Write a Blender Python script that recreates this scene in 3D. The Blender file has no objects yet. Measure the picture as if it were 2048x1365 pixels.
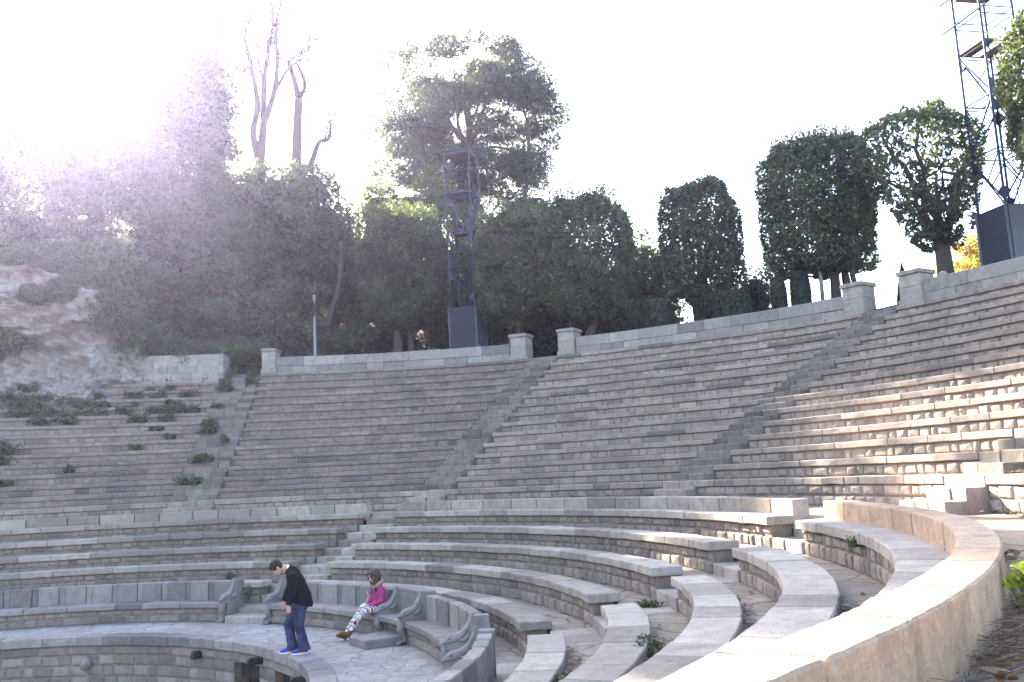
import bpy, math, random
import numpy as np
from mathutils import Vector, Matrix, Euler
random.seed(7)
RNG = np.random.default_rng(11)
sc = bpy.context.scene
COL = sc.collection
R = math.radians

def pol(r, a, z):
    """point from radius, azimuth in degrees and height (theatre axis at the origin, eye height zero)"""
    t = R(a)
    return (r * math.sin(t), r * math.cos(t), z)

# ------------------------------------------------------------------ objects, tags
def tag(o, label=None, cat=None, group=None, kind=None):
    if label: o['label'] = label
    if cat: o['category'] = cat
    if group: o['group'] = group
    if kind: o['kind'] = kind
    return o

def empty(name, loc=(0, 0, 0), rz=0.0, label=None, cat=None, group=None):
    o = bpy.data.objects.new(name, None)
    COL.objects.link(o)
    o.location = loc
    o.rotation_euler = (0, 0, rz)
    o.empty_display_size = 0.2
    return tag(o, label, cat, group)

def link(name, me, parent=None):
    o = bpy.data.objects.new(name, me)
    COL.objects.link(o)
    if parent is not None:
        o.parent = parent
    return o

def copy_tree(o, parent=None):
    c = o.copy()
    COL.objects.link(c)
    if parent is not None:
        c.parent = parent
    for ch in list(o.children):
        copy_tree(ch, c)
    return c

class MB:
    def __init__(s, off=(0, 0, 0)):
        s.v = []; s.f = []; s.r = []; s.m = []; s.off = off
    def add(s, vs, fs, rnd=0.5, mi=0):
        n = len(s.v)
        ox, oy, oz = s.off
        s.v.extend((x - ox, y - oy, z - oz) for x, y, z in vs)
        for f in fs:
            s.f.append(tuple(i + n for i in f))
        s.r.extend([rnd] * len(fs)); s.m.extend([mi] * len(fs))
    def build(s, name, mats, parent=None, smooth=False):
        me = bpy.data.meshes.new(name)
        me.from_pydata(s.v, [], s.f)
        if not isinstance(mats, (list, tuple)): mats = [mats]
        for m in mats: me.materials.append(m)
        at = me.attributes.new('rnd', 'FLOAT', 'FACE')
        at.data.foreach_set('value', np.array(s.r, dtype=np.float32))
        me.polygons.foreach_set('material_index', np.array(s.m, dtype=np.int32))
        if smooth:
            me.polygons.foreach_set('use_smooth', np.ones(len(s.f), dtype=bool))
        me.update()
        return link(name, me, parent)

def np_mesh(name, v, f, mats, rnd=None, parent=None, smooth=False, mi=None):
    """v (n,3), f (m,4) quads"""
    me = bpy.data.meshes.new(name)
    me.vertices.add(len(v)); me.vertices.foreach_set('co', np.ascontiguousarray(v, dtype=np.float32).ravel())
    k = f.shape[1]
    me.loops.add(f.size); me.loops.foreach_set('vertex_index', np.ascontiguousarray(f, dtype=np.int32).ravel())
    me.polygons.add(len(f))
    me.polygons.foreach_set('loop_start', np.arange(0, f.size, k, dtype=np.int32))
    me.polygons.foreach_set('loop_total', np.full(len(f), k, dtype=np.int32))
    if not isinstance(mats, (list, tuple)): mats = [mats]
    for m in mats: me.materials.append(m)
    if rnd is not None:
        at = me.attributes.new('rnd', 'FLOAT', 'FACE')
        at.data.foreach_set('value', np.asarray(rnd, dtype=np.float32))
    if mi is not None:
        me.polygons.foreach_set('material_index', np.asarray(mi, dtype=np.int32))
    if smooth:
        me.polygons.foreach_set('use_smooth', np.ones(len(f), dtype=bool))
    me.update(calc_edges=True)
    me.validate()
    return link(name, me, parent)

# ------------------------------------------------------------------ numpy value noise (sums of sines)
class SinNoise:
    def __init__(s, seed, scale, n=10):
        g = np.random.default_rng(seed)
        k = g.normal(size=(n, 3)); k /= np.linalg.norm(k, axis=1)[:, None]
        s.k = k * (g.uniform(.6, 1.7, size=(n, 1)) * 2 * math.pi / scale)
        s.p = g.uniform(0, 2 * math.pi, n)
        s.n = n
    def __call__(s, P):
        return np.sin(np.asarray(P) @ s.k.T + s.p).sum(-1) / math.sqrt(s.n * .5)

# ------------------------------------------------------------------ materials
def new_mat(name):
    m = bpy.data.materials.new(name)
    m.use_nodes = True
    nt = m.node_tree
    b = nt.nodes['Principled BSDF']
    return m, nt, b

class NT:
    def __init__(s, nt): s.nt = nt
    def n(s, t, **kw):
        x = s.nt.nodes.new(t)
        for k, v in kw.items(): setattr(x, k, v)
        return x
    def l(s, a, b): s.nt.links.new(a, b)
    def ramp(s, fac, stops, interp='LINEAR'):
        x = s.n('ShaderNodeValToRGB')
        x.color_ramp.interpolation = interp
        els = x.color_ramp.elements
        while len(els) < len(stops): els.new(0.5)
        for e, (p, c) in zip(els, stops):
            e.position = p
            e.color = (c[0], c[1], c[2], 1) if not isinstance(c, (int, float)) else (c, c, c, 1)
        s.l(fac, x.inputs[0])
        return x.outputs[0]
    def noise(s, vec, scale, detail=4, rough=.6):
        x = s.n('ShaderNodeTexNoise')
        x.inputs['Scale'].default_value = scale
        x.inputs['Detail'].default_value = detail
        x.inputs['Roughness'].default_value = rough
        if vec is not None: s.l(vec, x.inputs['Vector'])
        return x.outputs['Fac']
    def mix(s, fac, a, b, mode='MIX'):
        x = s.n('ShaderNodeMix', data_type='RGBA', blend_type=mode)
        for sock, v in ((x.inputs[0], fac), (x.inputs[6], a), (x.inputs[7], b)):
            if isinstance(v, (int, float)): sock.default_value = v
            elif isinstance(v, (tuple, list)): sock.default_value = (v[0], v[1], v[2], 1)
            else: s.l(v, sock)
        return x.outputs[2]
    def math(s, op, a, b=None):
        x = s.n('ShaderNodeMath', operation=op)
        for i, v in enumerate((a, b)):
            if v is None: continue
            if isinstance(v, (int, float)): x.inputs[i].default_value = v
            else: s.l(v, x.inputs[i])
        return x.outputs[0]

def stone_mat(name, stops, stain=.5, lichen=.35, moss=0.0, bump=.35, fine=30, rough=.9, rust=0.0, tint=None):
    m, nt, b = new_mat(name)
    g = NT(nt)
    co = g.n('ShaderNodeTexCoord').outputs['Object']
    rnd = g.n('ShaderNodeAttribute', attribute_name='rnd').outputs['Fac']
    base = g.ramp(rnd, stops)
    big = g.noise(co, .55, 5, .62)
    mid = g.noise(co, 4.5, 6, .65)
    sm = g.noise(co, fine, 5, .7)
    base = g.mix(1.0, base, g.ramp(mid, [(.3, .72), (.5, 1.0), (.72, 1.25)]), 'MULTIPLY')
    base = g.mix(1.0, base, g.ramp(sm, [(.3, .8), (.55, 1.0), (.75, 1.22)]), 'MULTIPLY')
    # dark weathering crust in patches
    st = g.math('MULTIPLY', g.ramp(big, [(.48, 0.0), (.66, 1.0)]), g.ramp(mid, [(.38, 0.0), (.6, 1.0)]))
    base = g.mix(g.math('MULTIPLY', st, stain), base, (.075, .068, .066))
    if rust:
        rn = g.noise(co, 1.3, 4, .6)
        base = g.mix(g.math('MULTIPLY', g.ramp(rn, [(.5, 0.0), (.7, 1.0)]), rust), base, (.30, .17, .09))
    if moss:
        mo = g.math('MULTIPLY', g.ramp(g.noise(co, .9, 5, .7), [(.5, 0.0), (.68, 1.0)]), moss)
        base = g.mix(mo, base, (.09, .10, .045))
    if lichen:
        li = g.math('MULTIPLY', g.ramp(g.noise(co, 11, 4, .75), [(.6, 0.0), (.68, 1.0)]), g.ramp(big, [(.35, 0.1), (.6, 1.0)]))
        base = g.mix(g.math('MULTIPLY', li, lichen), base, (.50, .48, .44))
    if tint: base = g.mix(1.0, base, tint, 'MULTIPLY')
    nt.links.new(base, b.inputs['Base Color'])
    b.inputs['Roughness'].default_value = rough
    b.inputs['Specular IOR Level'].default_value = .25
    bp = g.n('ShaderNodeBump'); bp.inputs['Strength'].default_value = bump; bp.inputs['Distance'].default_value = .03
    h = g.math('ADD', g.math('MULTIPLY', mid, .8), g.math('MULTIPLY', sm, .5))
    g.l(h, bp.inputs['Height']); g.l(bp.outputs[0], b.inputs['Normal'])
    return m

def plain_mat(name, col, rough=.6, metal=0.0, spec=.4, nscale=8, namp=.25, bump=0.0):
    m, nt, b = new_mat(name)
    g = NT(nt)
    co = g.n('ShaderNodeTexCoord').outputs['Object']
    n = g.noise(co, nscale, 5, .65)
    c = g.mix(1.0, col, g.ramp(n, [(.25, 1 - namp), (.75, 1 + namp)]), 'MULTIPLY')
    g.l(c, b.inputs['Base Color'])
    b.inputs['Roughness'].default_value = rough
    b.inputs['Metallic'].default_value = metal
    b.inputs['Specular IOR Level'].default_value = spec
    if bump:
        bp = g.n('ShaderNodeBump'); bp.inputs['Strength'].default_value = bump; bp.inputs['Distance'].default_value = .02
        g.l(n, bp.inputs['Height']); g.l(bp.outputs[0], b.inputs['Normal'])
    return m

def leaf_mat(name, stops, trans=.35, rough=.45, spec=.5, tcol=(.16, .22, .03)):
    m, nt, b = new_mat(name)
    g = NT(nt)
    rnd = g.n('ShaderNodeAttribute', attribute_name='rnd').outputs['Fac']
    c = g.ramp(rnd, stops)
    g.l(c, b.inputs['Base Color'])
    b.inputs['Roughness'].default_value = rough
    b.inputs['Specular IOR Level'].default_value = spec
    tr = g.n('ShaderNodeBsdfTranslucent')
    g.l(g.mix(.6, c, tcol), tr.inputs['Color'])
    mx = g.n('ShaderNodeMixShader'); mx.inputs[0].default_value = trans
    g.l(b.outputs[0], mx.inputs[1]); g.l(tr.outputs[0], mx.inputs[2])
    out = nt.nodes['Material Output']
    g.l(mx.outputs[0], out.inputs['Surface'])
    return m

def paving_mat(name, scale, base_stops, joint=(.10, .085, .07), stain=.4, jw=.03, bump=.4, soil=0.0):
    """irregular flagstones set in the ground, seen from above"""
    m, nt, b = new_mat(name)
    g = NT(nt)
    co = g.n('ShaderNodeTexCoord').outputs['Object']
    wob = g.n('ShaderNodeTexNoise'); wob.inputs['Scale'].default_value = 1.7; wob.inputs['Detail'].default_value = 3
    g.l(co, wob.inputs['Vector'])
    vm = g.n('ShaderNodeVectorMath', operation='MULTIPLY_ADD')
    g.l(wob.outputs['Color'], vm.inputs[0]); vm.inputs[1].default_value = (.35, .35, 0); g.l(co, vm.inputs[2])
    fl = g.n('ShaderNodeVectorMath', operation='MULTIPLY'); g.l(vm.outputs[0], fl.inputs[0]); fl.inputs[1].default_value = (1, 1, 0)
    ve = g.n('ShaderNodeTexVoronoi', feature='DISTANCE_TO_EDGE'); ve.inputs['Scale'].default_value = scale; g.l(fl.outputs[0], ve.inputs['Vector'])
    vc = g.n('ShaderNodeTexVoronoi', feature='F1'); vc.inputs['Scale'].default_value = scale; g.l(fl.outputs[0], vc.inputs['Vector'])
    sep = g.n('ShaderNodeSeparateColor'); g.l(vc.outputs['Color'], sep.inputs[0])
    base = g.ramp(sep.outputs[0], base_stops)
    mid = g.noise(co, 5, 6, .65); sm = g.noise(co, 32, 4, .7); big = g.noise(co, .6, 4, .6)
    base = g.mix(1.0, base, g.ramp(mid, [(.3, .75), (.7, 1.2)]), 'MULTIPLY')
    base = g.mix(1.0, base, g.ramp(sm, [(.3, .85), (.7, 1.15)]), 'MULTIPLY')
    base = g.mix(g.math('MULTIPLY', g.ramp(big, [(.45, 0.0), (.65, 1.0)]), stain), base, (.13, .115, .10))
    if soil:
        sl = g.ramp(g.noise(co, 1.1, 6, .7), [(.42, 0.0), (.6, 1.0)])
        base = g.mix(g.math('MULTIPLY', sl, soil), base, (.16, .115, .075))
        ms = g.ramp(g.noise(co, 2.3, 6, .7), [(.56, 0.0), (.68, 1.0)])
        base = g.mix(g.math('MULTIPLY', ms, soil * .7), base, (.11, .11, .035))
    jf = g.ramp(ve.outputs['Distance'], [(jw * .4, 1.0), (jw, 0.0)])
    base = g.mix(jf, base, joint)
    g.l(base, b.inputs['Base Color'])
    b.inputs['Roughness'].default_value = .85
    b.inputs['Specular IOR Level'].default_value = .3
    bp = g.n('ShaderNodeBump'); bp.inputs['Strength'].default_value = bump; bp.inputs['Distance'].default_value = .04
    hgt = g.math('ADD', g.math('MULTIPLY', jf, -.8), g.math('ADD', g.math('MULTIPLY', mid, .6), g.math('MULTIPLY', sm, .25)))
    g.l(hgt, bp.inputs['Height']); g.l(bp.outputs[0], b.inputs['Normal'])
    return m

ST_UP = [(0, (.16, .135, .12)), (.05, (.18, .15, .132)), (.09, (.25, .20, .163)), (.5, (.285, .23, .187)), (.9, (.325, .262, .212)), (1, (.37, .305, .25))]
ST_RUB = [(0, (.19, .155, .135)), (.08, (.24, .195, .165)), (.3, (.30, .24, .193)), (.6, (.335, .272, .215)), (.85, (.33, .245, .20)), (1, (.39, .32, .255))]
ST_PALE = [(0, (.20, .168, .14)), (.3, (.285, .237, .195)), (.7, (.34, .285, .235)), (1, (.40, .34, .28))]
M = {}
M['slab'] = stone_mat('seat_stone', ST_UP, stain=.55, lichen=.55, moss=.25)
M['stair'] = stone_mat('worn_stair_stone', [(0, (.12, .10, .085)), (.3, (.18, .15, .124)), (1, (.235, .195, .16))], stain=.6, lichen=.4, moss=.25)
M['rubble'] = stone_mat('rubble_stone', ST_RUB, stain=.45, lichen=.45, moss=.2, bump=.6)
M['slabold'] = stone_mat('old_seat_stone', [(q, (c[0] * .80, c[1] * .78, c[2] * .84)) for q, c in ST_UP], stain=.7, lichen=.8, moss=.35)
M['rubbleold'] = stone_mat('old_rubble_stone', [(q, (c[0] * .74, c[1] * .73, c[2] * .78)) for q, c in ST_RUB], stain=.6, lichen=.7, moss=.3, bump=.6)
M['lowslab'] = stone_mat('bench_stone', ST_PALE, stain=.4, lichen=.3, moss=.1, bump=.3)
M['lowwall'] = stone_mat('bench_wall_stone', [(q, (c[0] * .82, c[1] * .81, c[2] * .80)) for q, c in ST_RUB], stain=.4, lichen=.25, moss=.15, bump=.6)
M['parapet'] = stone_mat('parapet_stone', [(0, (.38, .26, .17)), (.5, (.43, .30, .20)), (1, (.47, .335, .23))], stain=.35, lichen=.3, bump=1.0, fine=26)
M['honour'] = stone_mat('carved_stone', [(0, (.16, .138, .128)), (.5, (.23, .20, .182)), (1, (.30, .26, .232))], stain=.5, lichen=.15, bump=.25)
M['rim'] = stone_mat('rim_wall_stone', [(0, (.19, .17, .155)), (.5, (.28, .25, .22)), (1, (.36, .32, .28))], stain=.3, lichen=.25, bump=.35)
M['pier'] = stone_mat('pier_stone', [(0, (.27, .24, .205)), (1, (.37, .33, .28))], stain=.22, lichen=.15, bump=.3)
M['pit'] = stone_mat('pit_wall_stone', [(0, (.17, .14, .125)), (.5, (.245, .20, .17)), (1, (.31, .26, .21))], stain=.35, lichen=.2, rust=.25, bump=.5)
M['mortar'] = plain_mat('joint_mortar', (.19, .15, .115), rough=.95, nscale=5, namp=.4)
M['rustjoint'] = plain_mat('rust_coloured_joint', (.225, .155, .112), rough=.95, nscale=6, namp=.45)
M['flag'] = paving_mat('flagstone_paving', 2.3, [(0, (.28, .255, .23)), (1, (.35, .325, .295))], joint=(.21, .185, .155), jw=.04)
M['footway'] = paving_mat('footway_paving', 1.1, [(0, (.24, .195, .16)), (1, (.33, .275, .225))], jw=.02, stain=.5, soil=.35)
M['walk'] = paving_mat('walkway_paving', .8, [(0, (.30, .205, .14)), (1, (.38, .275, .195))], jw=.02, stain=.25, soil=.6)
M['soil'] = plain_mat('dry_soil', (.16, .12, .085), rough=.95, nscale=3, namp=.5, bump=.5)
M['hill'] = plain_mat('leaf_litter_soil', (.075, .062, .04), rough=.95, nscale=1.2, namp=.6, bump=.6)
M['dark'] = plain_mat('dark_timber_stone_shade', (.035, .03, .03), rough=.8, nscale=14, namp=.5)  # boards and spout stones; also the painted shade behind the pit openings
M['bark'] = plain_mat('dark_bark', (.085, .066, .052), rough=.95, nscale=9, namp=.5, bump=.8)
M['palebark'] = plain_mat('grey_bark', (.16, .135, .11), rough=.95, nscale=9, namp=.4, bump=.8)
M['holm'] = leaf_mat('holm_oak_leaf', [(0, (.040, .050, .024)), (.5, (.088, .104, .05)), (.9, (.11, .128, .062)), (1, (.16, .175, .09))], trans=.28, rough=.4)
M['holmtip'] = leaf_mat('shoot_and_lit_tip_leaf', [(0, (.06, .075, .03)), (1, (.15, .17, .08))], trans=.4, rough=.5)
M['oakleaf'] = leaf_mat('wood_leaf', [(0, (.038, .05, .028)), (.5, (.07, .088, .045)), (1, (.125, .145, .07))], trans=.3, rough=.42)
M['lightleaf'] = leaf_mat('light_leaf', [(0, (.045, .06, .022)), (.6, (.085, .105, .04)), (1, (.15, .17, .07))], trans=.45, rough=.5)
M['pineleaf'] = leaf_mat('pine_needles', [(0, (.038, .052, .032)), (.6, (.068, .088, .05)), (1, (.11, .13, .07))], trans=.3, rough=.55)
M['cypress'] = leaf_mat('cypress_leaf', [(0, (.014, .024, .012)), (1, (.035, .05, .022))], trans=.12, rough=.6)
M['yellowleaf'] = leaf_mat('yellow_leaf', [(0, (.30, .22, .03)), (1, (.52, .42, .07))], trans=.55, rough=.5, tcol=(.6, .45, .05))
M['weed'] = leaf_mat('weed_leaf', [(0, (.04, .06, .03)), (.7, (.085, .115, .05)), (1, (.14, .17, .075))], trans=.3)
M['spurge'] = leaf_mat('spurge_leaf', [(0, (.22, .30, .04)), (1, (.62, .68, .10))], trans=.5, tcol=(.5, .6, .05))
M['dry'] = leaf_mat('dead_leaf', [(0, (.10, .055, .035)), (.4, (.20, .10, .055)), (.7, (.27, .17, .10)), (.85, (.15, .17, .11)), (1, (.34, .25, .17))], trans=.25, rough=.6, tcol=(.3, .15, .06))
M['steel'] = plain_mat('blue_grey_steel', (.03, .036, .062), rough=.45, metal=.3, nscale=20, namp=.2)
M['panel'] = plain_mat('dark_painted_panel', (.03, .032, .045), rough=.7, nscale=6, namp=.25)
M['panelgrey'] = plain_mat('grey_painted_panel', (.10, .115, .14), rough=.6, nscale=6, namp=.2)
M['plywood'] = plain_mat('platform_plywood', (.13, .095, .07), rough=.8, nscale=5, namp=.3)
M['galv'] = plain_mat('galvanised_lamp_post', (.30, .31, .33), rough=.45, metal=.5, nscale=12, namp=.15)
M['iron'] = plain_mat('black_iron', (.02, .02, .024), rough=.5, nscale=12, namp=.2)
# ================================================================== stone building blocks
WN = SinNoise(3, .35, 8)
def octo(rf, rb, z0, z1, c):
    return [(rf + c, z0), (rf, z0 + c), (rf, z1 - c), (rf + c, z1), (rb - c, z1), (rb, z1 - c), (rb, z0 + c), (rb - c, z0)]

def stone(mb, a0, a1, rf, rb, z0, z1, ch=.012, nu=3, rnd=.5, gap=.004, wear=0.0, mi=0, zf=None):
    """one chamfered curved block between azimuths a0, a1 (degrees)"""
    rm = (rf + rb) / 2
    g = math.degrees(gap / rm); c = math.degrees(ch / rm)
    secs = [(a0 + g, True), (a0 + g + c, False)]
    for i in range(1, nu):
        secs.append((a0 + g + c + (a1 - a0 - 2 * g - 2 * c) * i / nu, False))
    secs += [(a1 - g - c, False), (a1 - g, True)]
    vs = []
    for a, ins in secs:
        prof = octo(rf + ch, rb - ch, z0 + ch, z1 - ch, ch * .4) if ins else octo(rf, rb, z0, z1, ch)
        for r, z in prof:
            vs.append(pol(r, a, z + (zf(r, a) if zf else 0)))
    if wear:
        P = np.array(vs)
        d = WN(P) * wear
        d2 = WN(P * 2.7 + 5) * wear * .5
        vs = [(x + d[i], y + d2[i], z + (d[i] + d2[i]) * .5) for i, (x, y, z) in enumerate(vs)]
    fs = []
    n = len(secs)
    for i in range(n - 1):
        for k in range(8):
            k2 = (k + 1) % 8
            fs.append((i * 8 + k, i * 8 + k2, (i + 1) * 8 + k2, (i + 1) * 8 + k))
    fs.append(tuple(range(7, -1, -1)))
    fs.append(tuple((n - 1) * 8 + k for k in range(8)))
    mb.add(vs, fs, rnd, mi)

def course(mb, a0, a1, rf, rb, z0, z1, blen, jit=.3, jr=.006, jz=.004, ch=.012, nu=3, wear=0.0, mi=0, zf=None, gap=.004, dark=.05):
    """a run of blocks of about blen metres"""
    L = R(a1 - a0) * (rf + rb) / 2
    n = max(1, round(L / blen))
    cuts = [0.0]
    for i in range(1, n): cuts.append((i + random.uniform(-jit, jit) * .8) / n)
    cuts.append(1.0)
    for i in range(n):
        rr = random.gauss(0, jr)
        q = random.random()
        stone(mb, a0 + (a1 - a0) * cuts[i], a0 + (a1 - a0) * cuts[i + 1], rf + rr, rb, z0, z1 + random.gauss(0, jz), ch, nu, q, gap, wear, mi, zf)

def rubble(mb, a0, a1, rf, z0, z1, blen, jr=.012, mi=0, mort=1, zf=None, ends=True, rb=None):
    """one course of rough faced blocks in front of a mortar bed"""
    L = R(a1 - a0) * rf
    n = max(1, round(L / blen))
    cuts = [0.0] + [(i + random.uniform(-.32, .32)) / n for i in range(1, n)] + [1.0]
    vs = []; fs = []
    q = lambda r, a, z: pol(r, a, z + (zf(r, a) if zf else 0))
    for i in range(n):
        b0 = a0 + (a1 - a0) * cuts[i]; b1 = a0 + (a1 - a0) * cuts[i + 1]
        j = math.degrees(.006 / rf)
        b0 += j; b1 -= j
        d = abs(random.gauss(0, jr)); e = math.degrees(min(.035, .12 * blen) / rf); h = min(.03, (z1 - z0) * .16)
        za = z0 + .005 + random.uniform(0, .006); zb = z1 - .005 - random.uniform(0, .006)
        bk = rf + .03
        fr = rf - d
        k = [q(bk, b0, za), q(bk, b1, za), q(bk, b1, zb), q(bk, b0, zb)]
        u = lambda: random.uniform(.6, 1.5)
        fr4 = [q(fr + random.uniform(0, jr), b0 + e * u(), za + h * u()), q(fr + random.uniform(0, jr), b1 - e * u(), za + h * u()),
               q(fr + random.uniform(0, jr), b1 - e * u(), zb - h * u()), q(fr + random.uniform(0, jr), b0 + e * u(), zb - h * u())]
        bm = (b0 + b1) / 2 + random.uniform(-.2, .2) * (b1 - b0)
        ctr = q(fr - random.uniform(0, jr), bm, (za + zb) / 2 + random.uniform(-.2, .2) * (zb - za))
        mb.add(k + fr4 + [ctr], [(0, 1, 5, 4), (1, 2, 6, 5), (2, 3, 7, 6), (3, 0, 4, 7), (4, 5, 8), (5, 6, 8), (6, 7, 8), (7, 4, 8)], random.random(), mi)

def bed(mb, a0, a1, rf, rb, z0, z1, mi=1, nu=24, zf=None):
    """the masonry core behind the face blocks"""
    vs = []; fs = []
    nu = max(2, int(nu * (a1 - a0) / 30) + 1)
    for i in range(nu + 1):
        a = a0 + (a1 - a0) * i / nu
        for r, z in ((rf, z0), (rf, z1), (rb, z1), (rb, z0)):
            vs.append(pol(r, a, z + (zf(r, a) if zf else 0)))
    for i in range(nu):
        for k in range(4):
            k2 = (k + 1) % 4
            fs.append((i * 4 + k, i * 4 + k2, i * 4 + 4 + k2, i * 4 + 4 + k))
    fs += [(3, 2, 1, 0), tuple(nu * 4 + k for k in range(4))]
    mb.add(vs, fs, .5, mi)

def ring(name, a0, a1, radii, z, mat, da=1.0, noise=.0, kind='structure', label=None, cat=None):
    """flat annular ground sheet; radii list, z number or function(r, a)"""
    na = max(2, int((a1 - a0) / da)); mb = MB()
    vs = []; fs = []
    nr = len(radii)
    for i in range(na + 1):
        a = a0 + (a1 - a0) * i / na
        for r in radii:
            zz = z(r, a) if callable(z) else z
            x, y, _ = pol(r, a, 0)
            vs.append((x, y, zz + (noise * float(WN(np.array([x, y, 0.0]) * .25)) if noise else 0)))
    for i in range(na):
        for k in range(nr - 1):
            fs.append((i * nr + k, i * nr + k + 1, (i + 1) * nr + k + 1, (i + 1) * nr + k))
    mb.add(vs, fs)
    o = mb.build(name, mat, smooth=True)
    return tag(o, label, cat, kind=kind)

# ================================================================== dimensions (metres, eye level = 0)
ZW = -.90                      # walkway between the two tiers
ZP = -3.0                      # paved terrace round the orchestra
RU = lambda i: 17.433 + .661 * i
ZU = lambda i: -.321 + .358 * i
LR = [None, 10.331, 11.412, 12.448, 13.392, 14.385]
LZ = [None, -2.237, -1.883, -1.534, -1.189, -.842]
HW = .583                      # half width of a stair
S_A, S_B, S_C, S_D = 35.3, 64.1, 93.6, 123.2
def wz(a):
    return float(np.interp(a, [30, 38, 60, 78, 90, 110], [.32, .30, .10, .04, -.07, -.08]))
def zf(r, a):
    return wz(a) * min(1.25, max(0, (r - 17.6) / 9.3))
def lim(sa, r, side, hw=HW):
    return sa + side * math.degrees(math.asin(hw / r))

def stair_lim(sa, r, side):
    if sa is S_A:
        # the westernmost flight is wider
        return 35.1 + side * math.degrees(math.asin(.78 / r)) + (26.5 - r) / 9 * 1.6
    return lim(sa, r, side)

# ------------------------------------------------------------------ upper tier, wedge by wedge
WEDGES = [
    ('upper_seating_block', None, S_A, 2.0, 'overgrown block of stone seat rows below the cliff, shrubs rooted in it', 12),
    ('upper_seating_block', S_A, S_B, None, 'shaded block of stone seat rows below the lattice tower with the lamp post beside it', 14),
    ('upper_seating_block', S_B, S_C, None, 'tall block of stone seat rows in the middle, below the round clipped trees', 14),
    ('upper_seating_block', S_C, S_D, None, 'sunlit block of stone seat rows on the right, below the big lattice tower', 14),
    ('upper_seating_block', S_D, None, 152.0, 'bright rough stone seat rows right of the steps that start beside the walkway', 14),
]
for name, s0, s1, end, label, nrow in WEDGES:
    amid = 0.5 * ((s0 if s0 else end) + (s1 if s1 else end))
    x, y, _ = pol(RU(0), amid, 0)
    root = empty(name, (x, y, ZW), label=label, cat='seating', group='blocks of seat rows round the upper tier')
    off = (x, y, ZW)
    for i in range(0, 15):
        r = RU(i); z = ZU(i)
        lo = stair_lim(s0, r, 1) if s0 else end
        hi = stair_lim(s1, r, -1) if s1 else end
        if s0 is None and i > nrow:
            if i == 13: lo = 22.5
            else: continue
        big = hi > 100
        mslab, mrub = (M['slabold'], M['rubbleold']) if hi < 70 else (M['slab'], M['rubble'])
        if i == 0:
            sl = MB(off)
            course(sl, lo, hi, r - .03, r + .80, z - .15, z, .62, jr=.008, ch=.014, nu=2, wear=.006, zf=zf)
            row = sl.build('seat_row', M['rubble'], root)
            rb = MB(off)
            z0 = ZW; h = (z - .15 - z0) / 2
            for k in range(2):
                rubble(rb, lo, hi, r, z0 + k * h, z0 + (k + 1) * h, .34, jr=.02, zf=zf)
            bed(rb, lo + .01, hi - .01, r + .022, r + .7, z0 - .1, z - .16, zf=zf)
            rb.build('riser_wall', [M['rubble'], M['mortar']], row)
        else:
            sl = MB(off)
            course(sl, lo, hi, r - .035, r + .70, z - .135, z, 1.3, jr=.004, jz=.002, ch=.014, nu=4, wear=.005, zf=zf, gap=.002)
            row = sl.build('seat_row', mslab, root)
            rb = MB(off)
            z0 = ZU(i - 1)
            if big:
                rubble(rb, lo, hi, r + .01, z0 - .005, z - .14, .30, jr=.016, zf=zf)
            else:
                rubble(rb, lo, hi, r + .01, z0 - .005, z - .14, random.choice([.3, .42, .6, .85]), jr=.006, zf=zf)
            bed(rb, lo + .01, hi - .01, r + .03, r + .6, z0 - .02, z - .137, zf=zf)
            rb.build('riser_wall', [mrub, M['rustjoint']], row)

# ------------------------------------------------------------------ upper stairs
def upper_stair(sa, label, first=True):
    x, y, _ = pol(RU(0), sa, 0)
    root = empty('stone_staircase', (x, y, ZW), label=label, cat='staircase', group='stairs climbing the upper tier')
    n = 0
    rise = .179
    steps = []
    # three steps up from the walkway, then two to each row
    for k in range(3):
        steps.append((RU(0) - .66 + .33 * k, ZW + (ZU(0) - ZW) * (k + 1) / 3))
    for i in range(1, 15):
        steps.append((RU(i) - .33, ZU(i - 1) + rise)); steps.append((RU(i), ZU(i)))
    for k, (r, z) in enumerate(steps):
        mb = MB((x, y, ZW))
        out = .0
        lo, hi = stair_lim(sa, max(r, 17.4), -1), stair_lim(sa, max(r, 17.4), 1)
        if k == 0: lo -= .9
        if k < 2: hi += .0
        course(mb, lo + .02, hi - .02, r - .02, r + .62, z - .26 if k > 1 else ZW - .05, z, .55, jr=.01, jz=.006, ch=.016, nu=2, wear=.008, zf=zf, dark=.2)
        mb.build('step', M['stair'] if k > 2 else M['rubble'], root)
    return root
upper_stair(S_A, 'wide weedy stone stairs running up beside the retaining wall under the cliff')
upper_stair(S_B, 'stone stairs rising through the shaded seats to the gap near the lattice tower')
upper_stair(S_C, 'stone stairs rising on the right between the last two stone piers')
upper_stair(S_D, 'short stone steps with shadowed sides, standing on the walkway at right')

# ------------------------------------------------------------------ rim wall and piers
def rim_wall(a0, a1, label):
    am = (a0 + a1) / 2
    x, y, _ = pol(27.3, am, 0)
    mb = MB((x, y, 4.69))
    zb = 4.69 - .02
    course(mb, a0, a1, 27.24, 27.72, zb, zb + .36, 1.0, jr=.008, ch=.012, nu=2, wear=.004, zf=zf)
    course(mb, a0, a1, 27.22, 27.74, zb + .362, zb + .77, 1.5, jr=.006, ch=.014, nu=3, wear=.004, zf=zf, jz=.008)
    o = mb.build('rim_wall', M['rim'])
    o.location = (x, y, 4.69)
    tag(o, label, 'wall', 'low walls along the top of the theatre')
rim_wall(37.9, 60.5, 'low stone wall along the top in front of the lamp post and dark wood')
rim_wall(66.8, 90.3, 'low stone wall along the top in front of the dark clipped hedges')
rim_wall(96.2, 140, 'low stone wall along the top with the big lattice tower behind it')

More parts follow.
